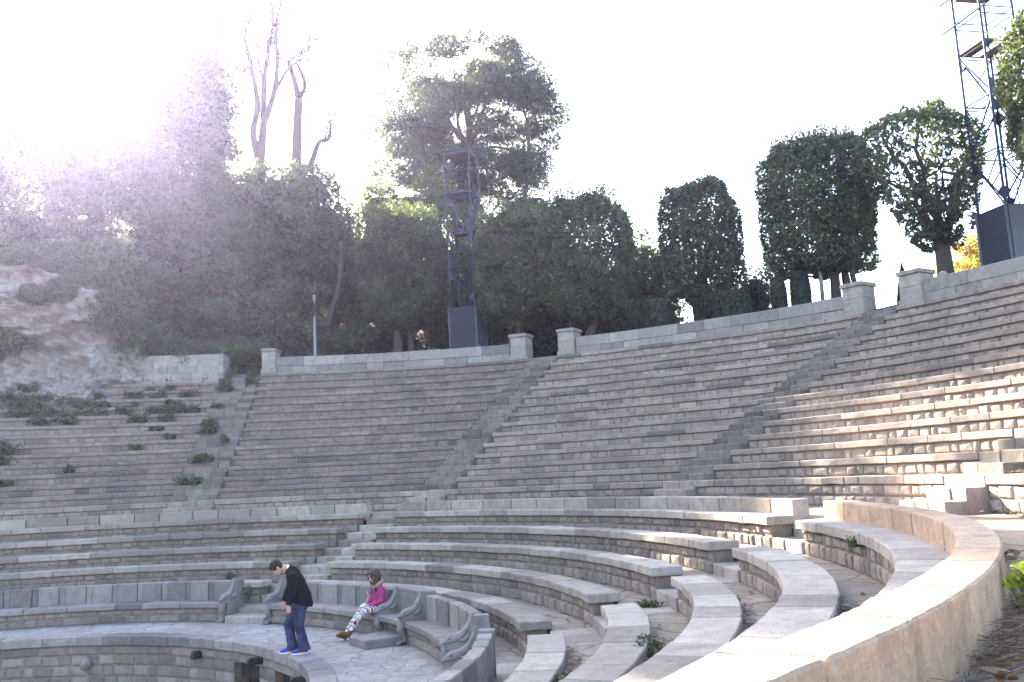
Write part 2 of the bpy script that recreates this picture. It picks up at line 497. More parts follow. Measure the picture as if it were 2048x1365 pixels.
def pier(am, wdt, label, seed):
    random.seed(seed)
    x, y, _ = pol(27.45, am, 0)
    zb = 4.69 + zf(27.3, am)
    root = empty('stone_pier', (x, y, zb), label=label, cat='pier', group='stone piers at the heads of the stairs')
    h = math.degrees(wdt / 2 / 27.4)
    off = (x, y, zb)
    mb = MB(off); stone(mb, am - h * 1.12, am + h * 1.12, 27.03, 27.9, zb - .02, zb + .22, .015, 2, .3, wear=.004); mb.build('plinth', M['pier'], root)
    mb = MB(off)
    stone(mb, am - h, am + h, 27.08, 27.84, zb + .222, zb + .60, .014, 2, .35, wear=.004)
    stone(mb, am - h, am + h, 27.08, 27.84, zb + .604, zb + .98, .014, 2, .7, wear=.004)
    mb.build('shaft', M['pier'], root)
    mb = MB(off); stone(mb, am - h * 1.13, am + h * 1.13, 27.02, 27.9, zb + .982, zb + 1.12, .02, 2, .2, wear=.005); mb.build('cap', M['pier'], root)
pier(37.35, .62, 'isolated stone pier beside the weedy stairs at the lamp post end', 1)
pier(61.4, .72, 'stone pier ending the wall beside the lattice tower with the dark box', 2)
pier(66.0, .72, 'stone pier with a thin lamp post showing above its cap', 3)
pier(91.15, .74, 'stone pier in front of the many-stemmed clipped tree', 4)
pier(95.45, .74, 'stone pier with a small dark cone shrub beside it', 5)
random.seed(21)

# ------------------------------------------------------------------ lower tier
LW = [('W', 4.0, None, S_B), ('M', None, S_B, S_D), ('E', 186.0, S_D, None)]
ORD = ['', 'lowest', 'second', 'third', 'fourth', 'top']
WHERE = {'W': 'beyond the stairs behind the standing man', 'M': 'in the middle, between the two lower stairs', 'E': 'of the near block in the right foreground'}
for key, end, s0, s1 in LW:
    for k in range(1, 6):
        r, z = LR[k], LZ[k]
        lo = lim(s0, r, 1) if s0 else end
        hi = lim(s1, r, -1) if s1 else end
        if key == 'W': lo = end; hi = lim(S_B, r, -1)
        am = (lo + hi) / 2
        x, y, _ = pol(r, am, 0)
        zb = z - .50
        root = empty('stone_bench', (x, y, zb), label=f'{ORD[k]} curved stone bench {WHERE[key]}' + (', backed by the parapet' if k == 5 else ''), cat='bench', group='curved stone benches of the lower tier')
        off = (x, y, zb)
        mb = MB(off)
        near = key == 'E'
        course(mb, lo, hi, r, r + (.52 if k < 5 else .46), z - .14, z, 1.05, jr=.005, jz=.004, ch=.014, nu=6 if near else 4, wear=.005)
        mb.build('seat_slab', M['lowslab'], root)
        mb = MB(off)
        e = math.degrees(.07 / r)
        rubble(mb, lo + e, hi - e, r + .075, zb - .03, zb + .19, .30, jr=.013)
        rubble(mb, lo + e, hi - e, r + .075, zb + .19, z - .14, .26, jr=.013)
        bed(mb, lo + e, hi - e, r + .098, r + .44, zb - .1, z - .1405, nu=40)
        mb.build('base_wall', [M['lowwall'], M['mortar']], root)

# parapet behind the top bench
def parapet(a0, a1, label):
    am = (a0 + a1) / 2
    x, y, _ = pol(14.97, am, 0)
    mb = MB((x, y, ZW))
    course(mb, a0, a1, 14.835, 15.116, -1.05, -.587, .93, jit=.2, jr=.003, jz=.0025, ch=.013, nu=14, wear=.0022, gap=.013)
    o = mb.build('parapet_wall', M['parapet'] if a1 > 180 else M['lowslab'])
    o.location = (x, y, ZW)
    tag(o, label, 'parapet', 'parapets between the lower tier and the walkway')
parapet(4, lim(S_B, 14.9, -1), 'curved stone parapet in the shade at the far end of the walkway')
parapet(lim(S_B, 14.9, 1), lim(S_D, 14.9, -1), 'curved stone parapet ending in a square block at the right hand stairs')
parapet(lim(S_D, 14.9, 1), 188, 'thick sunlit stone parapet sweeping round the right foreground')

# footways in front of the benches, terrace, walkway, ground
for k in range(1, 6):
    r0 = LR[k - 1] + .505 if k > 1 else 9.80
    zz = LZ[k] - .505
    for a0, a1 in ((4, lim(S_B, LR[k] - .3, -1, .585)), (lim(S_B, LR[k] - .3, 1, .585), lim(S_D, LR[k] - .3, -1, .585)), (lim(S_D, LR[k] - .3, 1, .585), 186)):
        mb = MB()
        bed(mb, a0, a1, r0, LR[k] + .12, zz - .3, zz, mi=0, nu=20)
        tag(mb.build('footway', M['footway']), kind='structure')
ring('paved_terrace', -2, 190, [7.52, 8.2, 9.0, 9.9], ZP + .0, M['flag'], noise=.004)
ring('walkway', 2, 200, [15.05, 15.5, 16, 16.5, 17, 17.5], ZW, M['walk'], noise=.012)
ring('walkway_outer', 152, 200, [17.45, 18.5, 20, 23], ZW + .004, M['walk'], noise=.012)

# lower stairs
def lower_stair(sa, label):
    x, y, _ = pol(9.6, sa, 0)
    root = empty('stone_staircase', (x, y, ZP), label=label, cat='staircase', group='stairs through the lower tier')
    steps = [(9.15, ZP + .14), (9.62, LZ[1] - .5)]
    for k in range(1, 5):
        f0 = LZ[k] - .15
        steps.append((LR[k] + .06, f0 - .175)); steps.append((LR[k] + .46, f0))
    steps.append((LR[5] + .06, LZ[5] - .33)); steps.append((LR[5] + .42, LZ[5] - .18)); steps.append((15.05, ZW + .012))
    steps.sort()
    for r, z in steps:
        mb = MB((x, y, ZP))
        course(mb, lim(sa, r, -1) + .03, lim(sa, r, 1) - .03, r, r + .75, z - .34, z, .6, jr=.008, jz=.004, ch=.016, nu=2, wear=.007)
        mb.build('step', M['lowslab'], root)
lower_stair(S_B, 'stone steps climbing behind the standing man between carved bench ends')
lower_stair(S_D, 'stone steps between bench ends leading up to the gap in the parapet')

# ------------------------------------------------------------------ orchestra pit
x, y, _ = pol(7.2, 80, 0)
root = empty('pit_wall', (x, y, -5.2), label='curved masonry wall of the sunken pit with dark openings below the kerb', cat='wall')
off = (x, y, -5.2)
mb = MB(off)
course(mb, -3, 190, 7.138, 7.55, -3.14, -2.95, .75, jr=.006, jz=.004, ch=.014, nu=4, wear=.004)
mb.build('kerb', M['honour'], root)
mb = MB(off)
zs = [-5.2, -4.97, -4.72, -4.48, -4.24, -4.0, -3.78, -3.56, -3.35, -3.14]
OPEN = [(77.4, 84.6), (89.6, 104.0), (109, 123)]
for k in range(9):
    segs = [(-3, 190)]
    if k < 8 - (1 if k == 8 else 0) and zs[k + 1] < -3.2:
        segs = [(-3, OPEN[0][0]), (OPEN[0][1], OPEN[1][0]), (OPEN[1][1], OPEN[2][0]), (OPEN[2][1], 190)]
    for a0, a1 in segs:
        rubble(mb, a0, a1, 7.22, zs[k], zs[k + 1], .36 if k < 8 else .7, jr=.008)
for a0, a1 in [(-3, OPEN[0][0]), (OPEN[0][1], OPEN[1][0]), (OPEN[1][1], OPEN[2][0]), (OPEN[2][1], 190)]:
    bed(mb, a0, a1, 7.242, 7.6, -5.25, -3.35)
bed(mb, -3, 190, 7.242, 7.6, -3.349, -3.145)
mb.build('masonry', [M['pit'], M['mortar']], root)
for a0, a1 in OPEN:
    mb = MB(off)
    # upper board leaf set back in the opening, dark-coloured back sheet painting the shade below it
    n = int((a1 - a0) * 1.0)
    for i in range(n):
        stone(mb, a0 + (a1 - a0) * i / n, a0 + (a1 - a0) * (i + 1) / n, 7.40, 7.44, -3.66, -3.349, .004, 1, random.random(), gap=.004)
    sh = mb.build('shutter', M['dark'], root)
    mb = MB(off)
    bed(mb, a0, a1, 7.58, 7.62, -5.25, -3.35, mi=0)
    mb.build('recess_shade', M['dark'], root)
for a, z, q in ((69.2, -3.25, 1), (85.4, -3.18, 1), (104.2, -3.2, 1), (120, -3.2, 1)):
    mb = MB(off)
    # iron stained water spout stones
    stone(mb, a - .55, a + .55, 6.98, 7.25, z - .09, z + .05, .02, 1, .2, wear=.02)
    mb.build('spout', M['dark'], root)
mb = MB(off)
# small weathered carved head on the wall
cx = pol(7.16, 45.9, -3.5)
vs = []; fs = []
for i in range(7):
    for j in range(10):
        th = math.pi * i / 6; ph = 2 * math.pi * j / 10
        rr = .13 * (1 + .12 * math.sin(3 * ph + i)) 
        vs.append((cx[0] + rr * math.sin(th) * math.cos(ph), cx[1] + rr * math.sin(th) * math.sin(ph), cx[2] + .15 * math.cos(th)))
for i in range(6):
    for j in range(10):
        fs.append((i * 10 + j, i * 10 + (j + 1) % 10, (i + 1) * 10 + (j + 1) % 10, (i + 1) * 10 + j))
mb.add(vs, fs, .8)
mb.build('carved_head', M['pit'], root, smooth=True)
ring('pit_floor', 0, 360, [0.0, 3, 6, 7.3], -5.2, M['footway'], da=6)

# ------------------------------------------------------------------ seats of honour with carved arms
ZS = -2.56; RS = 9.2; RBK = 9.65
def tube(mb, pts, radii, n=10, rnd=.5, mi=0, cap=True, flat=None):
    """swept round tube through world points; radii number or (wide, high)"""
    P = [Vector(p) for p in pts]
    vs = []; fs = []
    up = Vector((0, 0, 1))
    prev = None
    for i, p in enumerate(P):
        t = (P[min(i + 1, len(P) - 1)] - P[max(i - 1, 0)]).normalized()
        if prev is None:
            s = t.cross(up)
            if s.length < .05: s = t.cross(Vector((0, 1, 0)))
        else:
            s = prev - t * prev.dot(t)
            if s.length < 1e-4: s = t.cross(up)
        s.normalize(); prev = s
        b = s.cross(t)
        ra = radii[i] if isinstance(radii, (list, tuple)) else radii
        rx, ry = ra if isinstance(ra, (list, tuple)) else (ra, ra)
        for k in range(n):
            a = 2 * math.pi * k / n
            vs.append(tuple(p + s * (rx * math.cos(a)) + b * (ry * math.sin(a))))
    for i in range(len(P) - 1):
        for k in range(n):
            k2 = (k + 1) % n
            fs.append((i * n + k, i * n + k2, (i + 1) * n + k2, (i + 1) * n + k))
    if cap:
        fs.append(tuple(range(n - 1, -1, -1))); fs.append(tuple((len(P) - 1) * n + k for k in range(n)))
    mb.add(vs, fs, rnd, mi)

def smooth_path(ctrl, n=6):
    """Catmull-Rom through control tuples"""
    out = []
    C = [ctrl[0]] + list(ctrl) + [ctrl[-1]]
    for i in range(1, len(C) - 2):
        for k in range(n):
            t = k / n
            out.append(tuple(.5 * (2 * b + (c - a) * t + (2 * a - 5 * b + 4 * c - d) * t * t + (3 * b - a - 3 * c + d) * t ** 3)
                             for a, b, c, d in zip(C[i - 1], C[i], C[i + 1], C[i + 2])))
    out.append(tuple(ctrl[-1]))
    return out

def carved_arm(root, off, a, w=.11, foot=True):
    """dolphin shaped arm: tail curls up the back, body comes down and forward, head rests over the seat edge; a lion leg below"""
    # side slab under the dolphin
    mb = MB(off)
    h = math.degrees(w / 9.4)
    prof = [(RS - .02, ZS - .02), (RS - .02, ZS + .055), (RS + .12, ZS + .075), (RS + .25, ZS + .13), (RS + .35, ZS + .24), (RS + .41, ZS + .38), (RS + .43, ZS + .46), (9.88, ZS + .46), (9.88, ZP - .02), (RS + .1, ZP - .02), (RS + .1, ZS - .02)]
    vs = [pol(r, a - h * .8, z) for r, z in prof] + [pol(r, a + h * .8, z) for r, z in prof]
    n = len(prof)
    fs = [tuple(range(n - 1, -1, -1)), tuple(range(n, 2 * n))] + [(i, (i + 1) % n, n + (i + 1) % n, n + i) for i in range(n)]
    mb.add(vs, fs, .5)
    arm = mb.build('arm', M['honour'], root)
    mb = MB(off)
    path = smooth_path([(RS - .06, ZS + .065, .03, .025), (RS + .0, ZS + .09, .06, .048), (RS + .08, ZS + .125, .085, .075), (RS + .17, ZS + .145, .082, .07), (RS + .27, ZS + .20, .07, .058), (RS + .35, ZS + .30, .06, .048), (RS + .405, ZS + .41, .05, .04), (RS + .425, ZS + .50, .04, .03)], 5)
    tube(mb, [pol(r, a, z) for r, z, _, _ in path], [(wx, wy) for _, _, wx, wy in path], 12, .6)
    # snout, eyes, tail fluke
    tube(mb, [pol(RS - .10, a, ZS + .06), pol(RS - .03, a, ZS + .075), pol(RS + .05, a, ZS + .09)], [(.03, .014), (.055, .022), (.06, .03)], 8, .6)
    for sgn in (-1, 1):
        e = pol(RS + .05, a + sgn * math.degrees(.075 / 9.3), ZS + .15)
        tube(mb, [(e[0], e[1], e[2] - .02), (e[0], e[1], e[2]), (e[0], e[1], e[2] + .02)], [.012, .024, .01], 8, .3)
        tube(mb, [pol(RS + .2, a + sgn * .55, ZS + .12), pol(RS + .28, a + sgn * .8, ZS + .12), pol(RS + .36, a + sgn * .6, ZS + .2)], [.02, .035, .012], 6, .5)
    mb.build('dolphin', M['honour'], arm, smooth=True)
    if foot:
        mb = MB(off)
        path = smooth_path([(RS + .10, ZS - .05, .06, .05), (RS + .01, ZS - .08, .07, .07), (RS - .015, ZS - .17, .07, .075), (RS + .05, ZS - .28, .05, .05), (RS + .07, ZS - .36, .042, .042), (RS + .01, ZP + .045, .055, .045), (RS - .06, ZP + .03, .06, .03)], 4)
        tube(mb, [pol(r, a, z) for r, z, _, _ in path], [(wx, wy) for _, _, wx, wy in path], 10, .5)
        for t in (-1, 0, 1):
            tube(mb, [pol(RS + .0, a + t * .3, ZP + .05), pol(RS - .08, a + t * .36, ZP + .04), pol(RS - .115, a + t * .36, ZP + .015)], [.03, .03, .015], 6, .4)
        mb.build('lion_foot', M['honour'], arm, smooth=True)

def honour_bench(a0, a1, label, arms, group='stone seats of honour round the orchestra'):
    am = (a0 + a1) / 2
    x, y, _ = pol(RS, am, 0)
    root = empty('honour_bench', (x, y, ZP), label=label, cat='bench', group=group)
    off = (x, y, ZP)
    mb = MB(off); course(mb, a0, a1, RS, RBK + .05, ZS - .13, ZS, 1.0, jr=.004, ch=.02, nu=5, wear=.005); mb.build('seat', M['honour'], root)
    mb = MB(off)
    rubble(mb, a0, a1, RS + .08, ZP - .02, ZP + .17, .34, jr=.01); rubble(mb, a0, a1, RS + .08, ZP + .17, ZS - .13, .30, jr=.01)
    bed(mb, a0, a1, RS + .1, RBK, ZP - .05, ZS - .1305)
    mb.build('base_wall', [M['lowwall'], M['mortar']], root)
    # back of upright slabs, wide ones and narrow set back ones in turn
    L = R(a1 - a0) * RBK; n = max(2, round(L / .62)); mb = MB(off)
    cur = a0; step = (a1 - a0) / n
    for i in range(n):
        nar = step * .24
        stone(mb, cur, cur + step - nar, RBK - .012, 9.85, ZP - .02, -2.14 + random.gauss(0, .004), .012, 3, random.random(), wear=.005)
        stone(mb, cur + step - nar, cur + step, RBK + .012, 9.84, ZP - .02, -2.143, .012, 2, random.random(), wear=.005)
        cur += step
    mb.build('back', M['honour'], root)
    for a in arms: carved_arm(root, off, a)
    return root
eB = math.degrees((HW + .08) / 9.5)
TH0, TH1 = 92.4, 98.9
honour_bench(4, S_B - eB, 'curved stone seat of honour left of the standing man, one carved dolphin arm', [S_B - eB - .2])
honour_bench(S_B + eB, TH0 - .9, 'curved stone seat of honour behind the seated woman', [S_B + eB + .2])
honour_bench(TH1 + .9, S_D - eB, 'curved stone seat of honour right of the carved armchair, ending in a dolphin arm', [S_D - eB - .2])
honour_bench(S_D + eB, 186, 'near curved stone seat of honour seen from behind, dolphin arm at its end', [S_D + eB + .2])
# the central armchair
am = (TH0 + TH1) / 2
x, y, _ = pol(RS, am, 0)
root = empty('stone_armchair', (x, y, ZP), label='carved stone armchair with two dolphin arms and a footstep, beside the seated woman', cat='chair')
off = (x, y, ZP)
mb = MB(off); stone(mb, TH0, TH1, RS - .03, RBK, ZS - .12, ZS + .01, .025, 4, .5, wear=.004); mb.build('seat', M['honour'], root)
mb = MB(off); stone(mb, TH0 - .8, TH1 + .8, RBK - .03, 9.88, ZP, -2.07, .02, 4, .4, wear=.005); mb.build('back', M['honour'], root)
mb = MB(off); stone(mb, TH0 + .5, TH1 - .5, RS + .16, RBK, ZP, ZS - .12, .01, 3, .3, wear=.005); mb.build('base_wall', M['honour'], root)
mb = MB(off); stone(mb, 93.4, 98.5, 8.5, 9.42, ZP - .01, ZP + .15, .015, 3, .5, wear=.006); mb.build('footstep', M['honour'], root)
carved_arm(root, off, TH0); carved_arm(root, off, TH1)
# ================================================================== terrain
def sstep(x, a, b):
    t = min(1, max(0, (x - a) / (b - a))); return t * t * (3 - 2 * t)
def ctop(a):
    return float(np.interp(a, [-60, 5, 14, 19, 24, 28, 33, 37], [9.2, 9.6, 9.6, 9.3, 8.2, 6.4, 5.75, 5.2]))
def H(r, a):
    h1 = ctop(a) + .42 * min(22, max(0, r - 27))
    h2 = 4.88 + zf(27.3, min(max(a, 30), 110)) * .9 + .5 * min(15, max(0, r - 33.5)) * (1 - sstep(a, 48, 62))
    w = sstep(a, 33, 39)
    h = h1 * (1 - w) + h2 * w
    if r > 46: h -= (r - 46) * .18 * sstep(a, 48, 66)
    if r > 60: h = max(h - (r - 60) * .25, -6)
    return h
ring('hillside', -75, 33.2, [26.55, 27.5, 29, 31, 33, 36, 40, 45, 52, 60, 75, 100, 150], H, M['hill'], da=1.2, noise=.12)
ring('terrace_ground', 33.2, 156, [27.6, 29, 31, 33, 34, 36, 40, 45, 52, 60, 75, 100, 150], H, M['hill'], da=1.2, noise=.05)
ring('ground', 0, 360, [7.2, 60, 150, 310], -5.6, M['soil'], da=6)

# sandstone cliff standing on the top left seat rows
cl, nt, b = new_mat('layered_sandstone')
g = NT(nt); coo = g.n('ShaderNodeTexCoord').outputs['Object']
mp = g.n('ShaderNodeMapping'); mp.inputs['Scale'].default_value = (.35, .35, 2.2); g.l(coo, mp.inputs['Vector'])
st = g.noise(mp.outputs[0], 1.4, 6, .6); sm = g.noise(coo, 9, 6, .7); big = g.noise(coo, .5, 4, .6)
cc = g.ramp(st, [(.3, (.18, .135, .105)), (.45, (.28, .23, .185)), (.55, (.33, .275, .225)), (.7, (.24, .18, .14))])
sepz = g.n('ShaderNodeSeparateXYZ'); g.l(coo, sepz.inputs[0])
low = g.ramp(g.math('ADD', sepz.outputs[2], g.math('MULTIPLY', big, 1.2)), [(0, 1.0), (1, 0.0)])
lowf = g.n('ShaderNodeMapRange'); g.l(g.math('ADD', sepz.outputs[2], g.math('MULTIPLY', big, 1.6)), lowf.inputs[0])
lowf.inputs[1].default_value = 3.3; lowf.inputs[2].default_value = 4.0; lowf.inputs[3].default_value = 1; lowf.inputs[4].default_value = 0
gr = g.ramp(g.noise(coo, 1.6, 6, .65), [(.3, (.20, .175, .155)), (.5, (.30, .265, .235)), (.7, (.36, .32, .285))])
cc = g.mix(lowf.outputs[0], cc, gr)
cc = g.mix(1.0, cc, g.ramp(sm, [(.3, .75), (.7, 1.25)]), 'MULTIPLY')
g.l(cc, b.inputs['Base Color']); b.inputs['Roughness'].default_value = .95
bp = g.n('ShaderNodeBump'); bp.inputs['Strength'].default_value = .7; bp.inputs['Distance'].default_value = .08
vr = g.n('ShaderNodeTexVoronoi', feature='DISTANCE_TO_EDGE'); vr.inputs['Scale'].default_value = .55
wv = g.n('ShaderNodeTexNoise'); wv.inputs['Scale'].default_value = .9; wv.inputs['Detail'].default_value = 6; g.l(coo, wv.inputs['Vector'])
wm = g.n('ShaderNodeVectorMath', operation='MULTIPLY_ADD'); g.l(wv.outputs['Color'], wm.inputs[0]); wm.inputs[1].default_value = (2.2, 2.2, 2.2); g.l(coo, wm.inputs[2]); g.l(wm.outputs[0], vr.inputs['Vector'])
crk = g.ramp(vr.outputs['Distance'], [(0, 0.6), (.04, 1.0)])
g.l(g.mix(1.0, cc, g.ramp(vr.outputs['Distance'], [(0, .6), (.03, 1.0)]), 'MULTIPLY'), b.inputs['Base Color'])
g.l(g.math('ADD', g.math('ADD', st, crk), g.math('MULTIPLY', sm, .7)), bp.inputs['Height']); g.l(bp.outputs[0], b.inputs['Normal'])
n1 = SinNoise(5, 2.6); n2 = SinNoise(6, .8); n3 = SinNoise(9, .35)
ca, cz = 150, 110
vs = []; fs = []
a0c, a1c = -12.0, 26.0
for i in range(ca + 1):
    a = a0c + (a1c - a0c) * i / ca
    rb = 25.55 + .75 * sstep(a, 21.5, 24)
    zt = H(27.2, a)
    for j in range(cz + 1):
        t = j / cz
        z = 3.7 + (zt - 3.7) * t
        p = np.array(pol(rb, a, z))
        up_ = sstep(z, 6.0, 6.7)
        strata = (1 if math.sin(z * 9 + 2.2 * math.sin(z * 3.1) + .6 * float(n1(p))) > 0 else 0) * .10 * up_
        overh = -.25 * up_ * sstep(9.6 - z, 0, 1.5)
        rr = rb + .35 * t * t + .22 * float(n1(p)) + (.12 + .06 * up_) * float(n2(p)) + .06 * float(n3(p)) - strata + overh
        # vertical buttress folds low down
        rr += (1 - up_) * .22 * math.sin(a * 1.9 + .8 * float(n1(p * .6)))
        vs.append(pol(rr - (-.9 if j == cz else 0), a, z))
for i in range(ca):
    for j in range(cz):
        k = i * (cz + 1) + j
        fs.append((k, k + cz + 1, k + cz + 2, k + 1))
x, y, _ = pol(26, 16, 0)
mb = MB((x, y, 3.7)); mb.add(vs, fs)
o = mb.build('sandstone_cliff', cl); o.location = (x, y, 3.7)
tag(o, 'pale layered sandstone cliff rising behind the overgrown seats at left', 'cliff')
# masonry retaining wall beside the weedy stairs
x, y, _ = pol(26.4, 28.6, 0)
mb = MB((x, y, 4.3))
zz = 4.25
for k in range(6):
    lo = 23.2 + (k * .25 if k < 4 else (k - 2) * .6) + random.uniform(-.2, .2)
    course(mb, lo, 33.05, 26.38 + .012 * k, 26.8, zz, zz + .27, .42, jr=.006, ch=.008, nu=2, wear=.004, gap=.003)
    zz += .272
bed(mb, 24.6, 33.0, 26.52, 26.9, 4.2, zz - .02)
for k in range(6):
    z0 = 4.25 + .272 * k
    for q in range(4):
        stone(mb, 33.06, 33.5, 26.38 + q * .5, 26.87 + q * .5, z0, z0 + .27, .008, 1, random.random(), .003)
o = mb.build('retaining_wall', [M['pier'], M['mortar']]); o.location = (x, y, 4.3)
tag(o, 'pale squared masonry retaining wall between the cliff and the weedy stairs', 'wall')

# ================================================================== foliage
def quads(C, ln, wd, rng, droop=0.0, up=None):
    n = len(C)
    u = rng.normal(size=(n, 3)); 
    if up is not None: u = u * (1 - up) + np.array([0, 0, 1.6 * up])
    u /= np.linalg.norm(u, axis=1)[:, None]
    t = rng.normal(size=(n, 3)); w = np.cross(u, t); w /= np.linalg.norm(w, axis=1)[:, None] + 1e-9
    s = rng.uniform(.7, 1.3, size=(n, 1))
    a = u * (ln * .5) * s; b_ = w * (wd * .5) * s
    nrm = np.cross(u, w) * (ln * .12) * s
    V = np.empty((n, 4, 3))
    V[:, 0] = C - a - nrm; V[:, 1] = C + b_ + nrm; V[:, 2] = C + a - nrm; V[:, 3] = C - b_ + nrm
    F = np.arange(4 * n).reshape(n, 4)
    return V.reshape(-1, 3), F

def leaf_mesh(name, C, ln, wd, mats, root, seed, up=None, tone=None, cscale=1.6, mi=None):
    rng = np.random.default_rng(seed)
    V, F = quads(C, ln, wd, rng, up=up)
    nn = SinNoise(seed + 1, cscale)
    r = np.clip(.45 + .2 * nn(C) + rng.normal(0, .16, len(C)), 0, 1)
    if tone is not None: r = np.clip(r + tone, 0, 1)
    return np_mesh(name, V, F, mats, rnd=r, parent=root, mi=mi)

def limb(mb, p0, p1, r0, r1, rng, n=6, wig=.12, rnd=.5, sides=7):
    p0 = np.array(p0, float); p1 = np.array(p1, float)
    L = np.linalg.norm(p1 - p0); pts = []; rad = []
    for i in range(n + 1):
        t = i / n
        p = p0 + (p1 - p0) * t
        if 0 < i < n: p = p + rng.normal(0, wig * L / n, 3)
        pts.append(tuple(p)); rad.append(r0 + (r1 - r0) * t)
    tube(mb, pts, rad, sides, rnd)
    return pts

def clip_tree(name, az, r, base, zc0, zc1, hw, label, seed, n=24000, p=4.0, trunks=((0, 0, .16),), gap=.95, shoots=0, vase=0, hd=None, leaf=(.17, .10), top=.0, taper=0.0, group='clipped round trees above the rim wall', inner=2500, mat='holm', tone=.06):
    rng = np.random.default_rng(seed)
    x, y, _ = pol(r, az, 0)
    root = empty(name, (x, y, base), label=label, cat='tree', group=group)
    hh = (zc1 - zc0) / 2; cz = (zc0 + zc1) / 2 - base
    hd = hd or hw
    g3 = SinNoise(seed + 7, 1.0, 14); g4 = SinNoise(seed + 9, 2.6, 10); g5 = SinNoise(seed + 3, .45, 12)
    d = rng.normal(size=(n, 3)); d /= np.linalg.norm(d, axis=1)[:, None]
    s = 1 / (np.abs(d) ** p).sum(1) ** (1 / p)
    f = 1 - np.abs(rng.normal(0, .075, n)) - .03
    C = d * s[:, None]
    f = f + .035 * g4(C * hw) + .03 * g3(C * hw)
    C = C * f[:, None]
    Q = rng.uniform(-.86, .86, size=(inner, 3)); C = np.concatenate([C, Q])
    tz = (C[:, 2] + 1) / 2
    sc_ = 1 + (vase * (tz - .75) if vase else 0) + taper * (tz - .5)
    P = np.stack([C[:, 0] * hw * sc_, C[:, 1] * hd * sc_, C[:, 2] * hh + cz], 1)
    if vase:
        wv = .28 + .72 * np.clip(tz / .5, 0, 1) ** .8
        keep = np.hypot((P[:, 0] - .5 * (1 - np.clip(tz / .5, 0, 1))) / hw, P[:, 1] / hd) < wv * (1 + .12 * g4(P))
        P = P[keep]
    P = P[(g3(P) * .6 + g5(P) * .6 + g4(P) * .25) < gap]
    # rotate so that the width faces the orchestra
    t = R(az)
    c_, s_ = math.cos(t), math.sin(t)
    P = np.stack([P[:, 0] * c_ + P[:, 1] * s_, -P[:, 0] * s_ + P[:, 1] * c_, P[:, 2]], 1)
    leaf_mesh('crown', P, leaf[0], leaf[1], M[mat], root, seed, tone=tone + .22 * np.clip((P[:, 2] - cz) / hh - .55, 0, 1))  # leaf colour paler towards the top, painting in the sunlit crown
    if shoots:
        m = shoots
        th = rng.uniform(0, 2 * math.pi, m); rr = np.sqrt(rng.uniform(0, .9, m)) * hw * .92
        bx = np.stack([rr * np.cos(th), rr * np.sin(th), np.full(m, cz + hh * .93)], 1)
        CC = []
        for q in range(8):
            CC.append(bx + np.array([0, 0, q * .07]) + rng.normal(0, .035, (m, 3)))
        leaf_mesh('shoots_and_lit_tips', np.concatenate(CC), .13, .06, M['holmtip'], root, seed + 2, up=.5)
    mb = MB()
    for dx, dy, tr in trunks:
        b0 = (dx * c_ + dy * s_, -dx * s_ + dy * c_, -.3)
        tp = (b0[0] * .9 + rng.normal(0, .1), b0[1] * .9 + rng.normal(0, .1), zc0 - base + .35)
        pts = limb(mb, b0, tp, tr * 1.25, tr * .9, rng, 5, .10, sides=10)
        nb = 9 if len(trunks) == 1 else 4
        for k in range(nb):
            a = 2 * math.pi * (k + rng.uniform(0, .7)) / nb
            e = (tp[0] + math.cos(a) * hw * rng.uniform(.35, .85), tp[1] + math.sin(a) * hd * rng.uniform(.35, .85), cz + hh * rng.uniform(-.3, .8))
            q = limb(mb, tp, e, tr * .55, tr * .18, rng, 6, .22)
            for w in range(3):
                k2 = rng.integers(2, 6)
                e2 = np.array(q[k2]) + np.array([rng.normal(0, .45 * hw), rng.normal(0, .45 * hd), rng.uniform(.1, .5) * hh])
                limb(mb, q[k2], tuple(e2), tr * .25, .02, rng, 4, .25, sides=5)
    mb.build('trunk', M['bark'], root, smooth=True)
    return root

BZ = lambda r, a: H(r, a) - .05
clip_tree('clipped_tree', 48.0, 31, BZ(31, 48), 7.15, 12.9, 2.15, 'clipped dome topped tree with pale shoots on its crown, left of the lattice tower', 101, n=27000, p=3.0, trunks=((-.35, 0, .22), (.15, .3, .14)), shoots=420, gap=1.25)
clip_tree('clipped_tree', 58.4, 31, BZ(31, 58), 7.1, 12.3, 1.75, 'clipped tree squeezed in just right of the lattice tower, behind a stone pier', 102, n=22000, p=3.2, trunks=((.15, 0, .17), (-.3, .2, .1)), gap=1.1, shoots=200, tone=.1)  # pale shoots added here to stand in for the lit crown top
clip_tree('clipped_tree', 65.0, 30.9, BZ(31, 65), 6.75, 12.55, 2.1, 'broad clipped tree with rounded top above the pier and thin lamp post', 103, n=27000, p=2.9, trunks=((.1, 0, .2),), gap=1.05, shoots=240, tone=.18)  # shoots here likewise paint the lit crown top
clip_tree('clipped_tree', 75.3, 31, BZ(31, 75), 6.9, 12.05, 1.45, 'narrow tall flat topped clipped tree standing alone against the sky', 104, n=20000, p=5, trunks=((-.1, 0, .2),), gap=.95)
clip_tree('clipped_tree', 84.9, 31, BZ(31, 85), 7.05, 12.3, 1.85, 'big barrel shaped clipped tree on several crooked stems beside a pier', 105, n=29000, p=6, trunks=((.3, -.1, .19), (1.0, .1, .12), (1.25, -.1, .1), (.75, .2, .09)), gap=.95, shoots=260)
clip_tree('clipped_tree', 92.7, 31, BZ(31, 93.5), 6.95, 12.2, 2.08, 'open vase shaped clipped tree with thick trunk and bare limbs showing', 106, n=17000, p=3.0, trunks=((.6, 0, .27),), gap=.42, vase=.35, inner=1500)
clip_tree('clipped_tree', 105.7, 29.8, BZ(31, 102), 7.4, 12.9, 2.35, 'clipped tree at the right edge, right of the big lattice tower', 107, n=26000, p=3.6, trunks=((0, 0, .22),), gap=1.1)

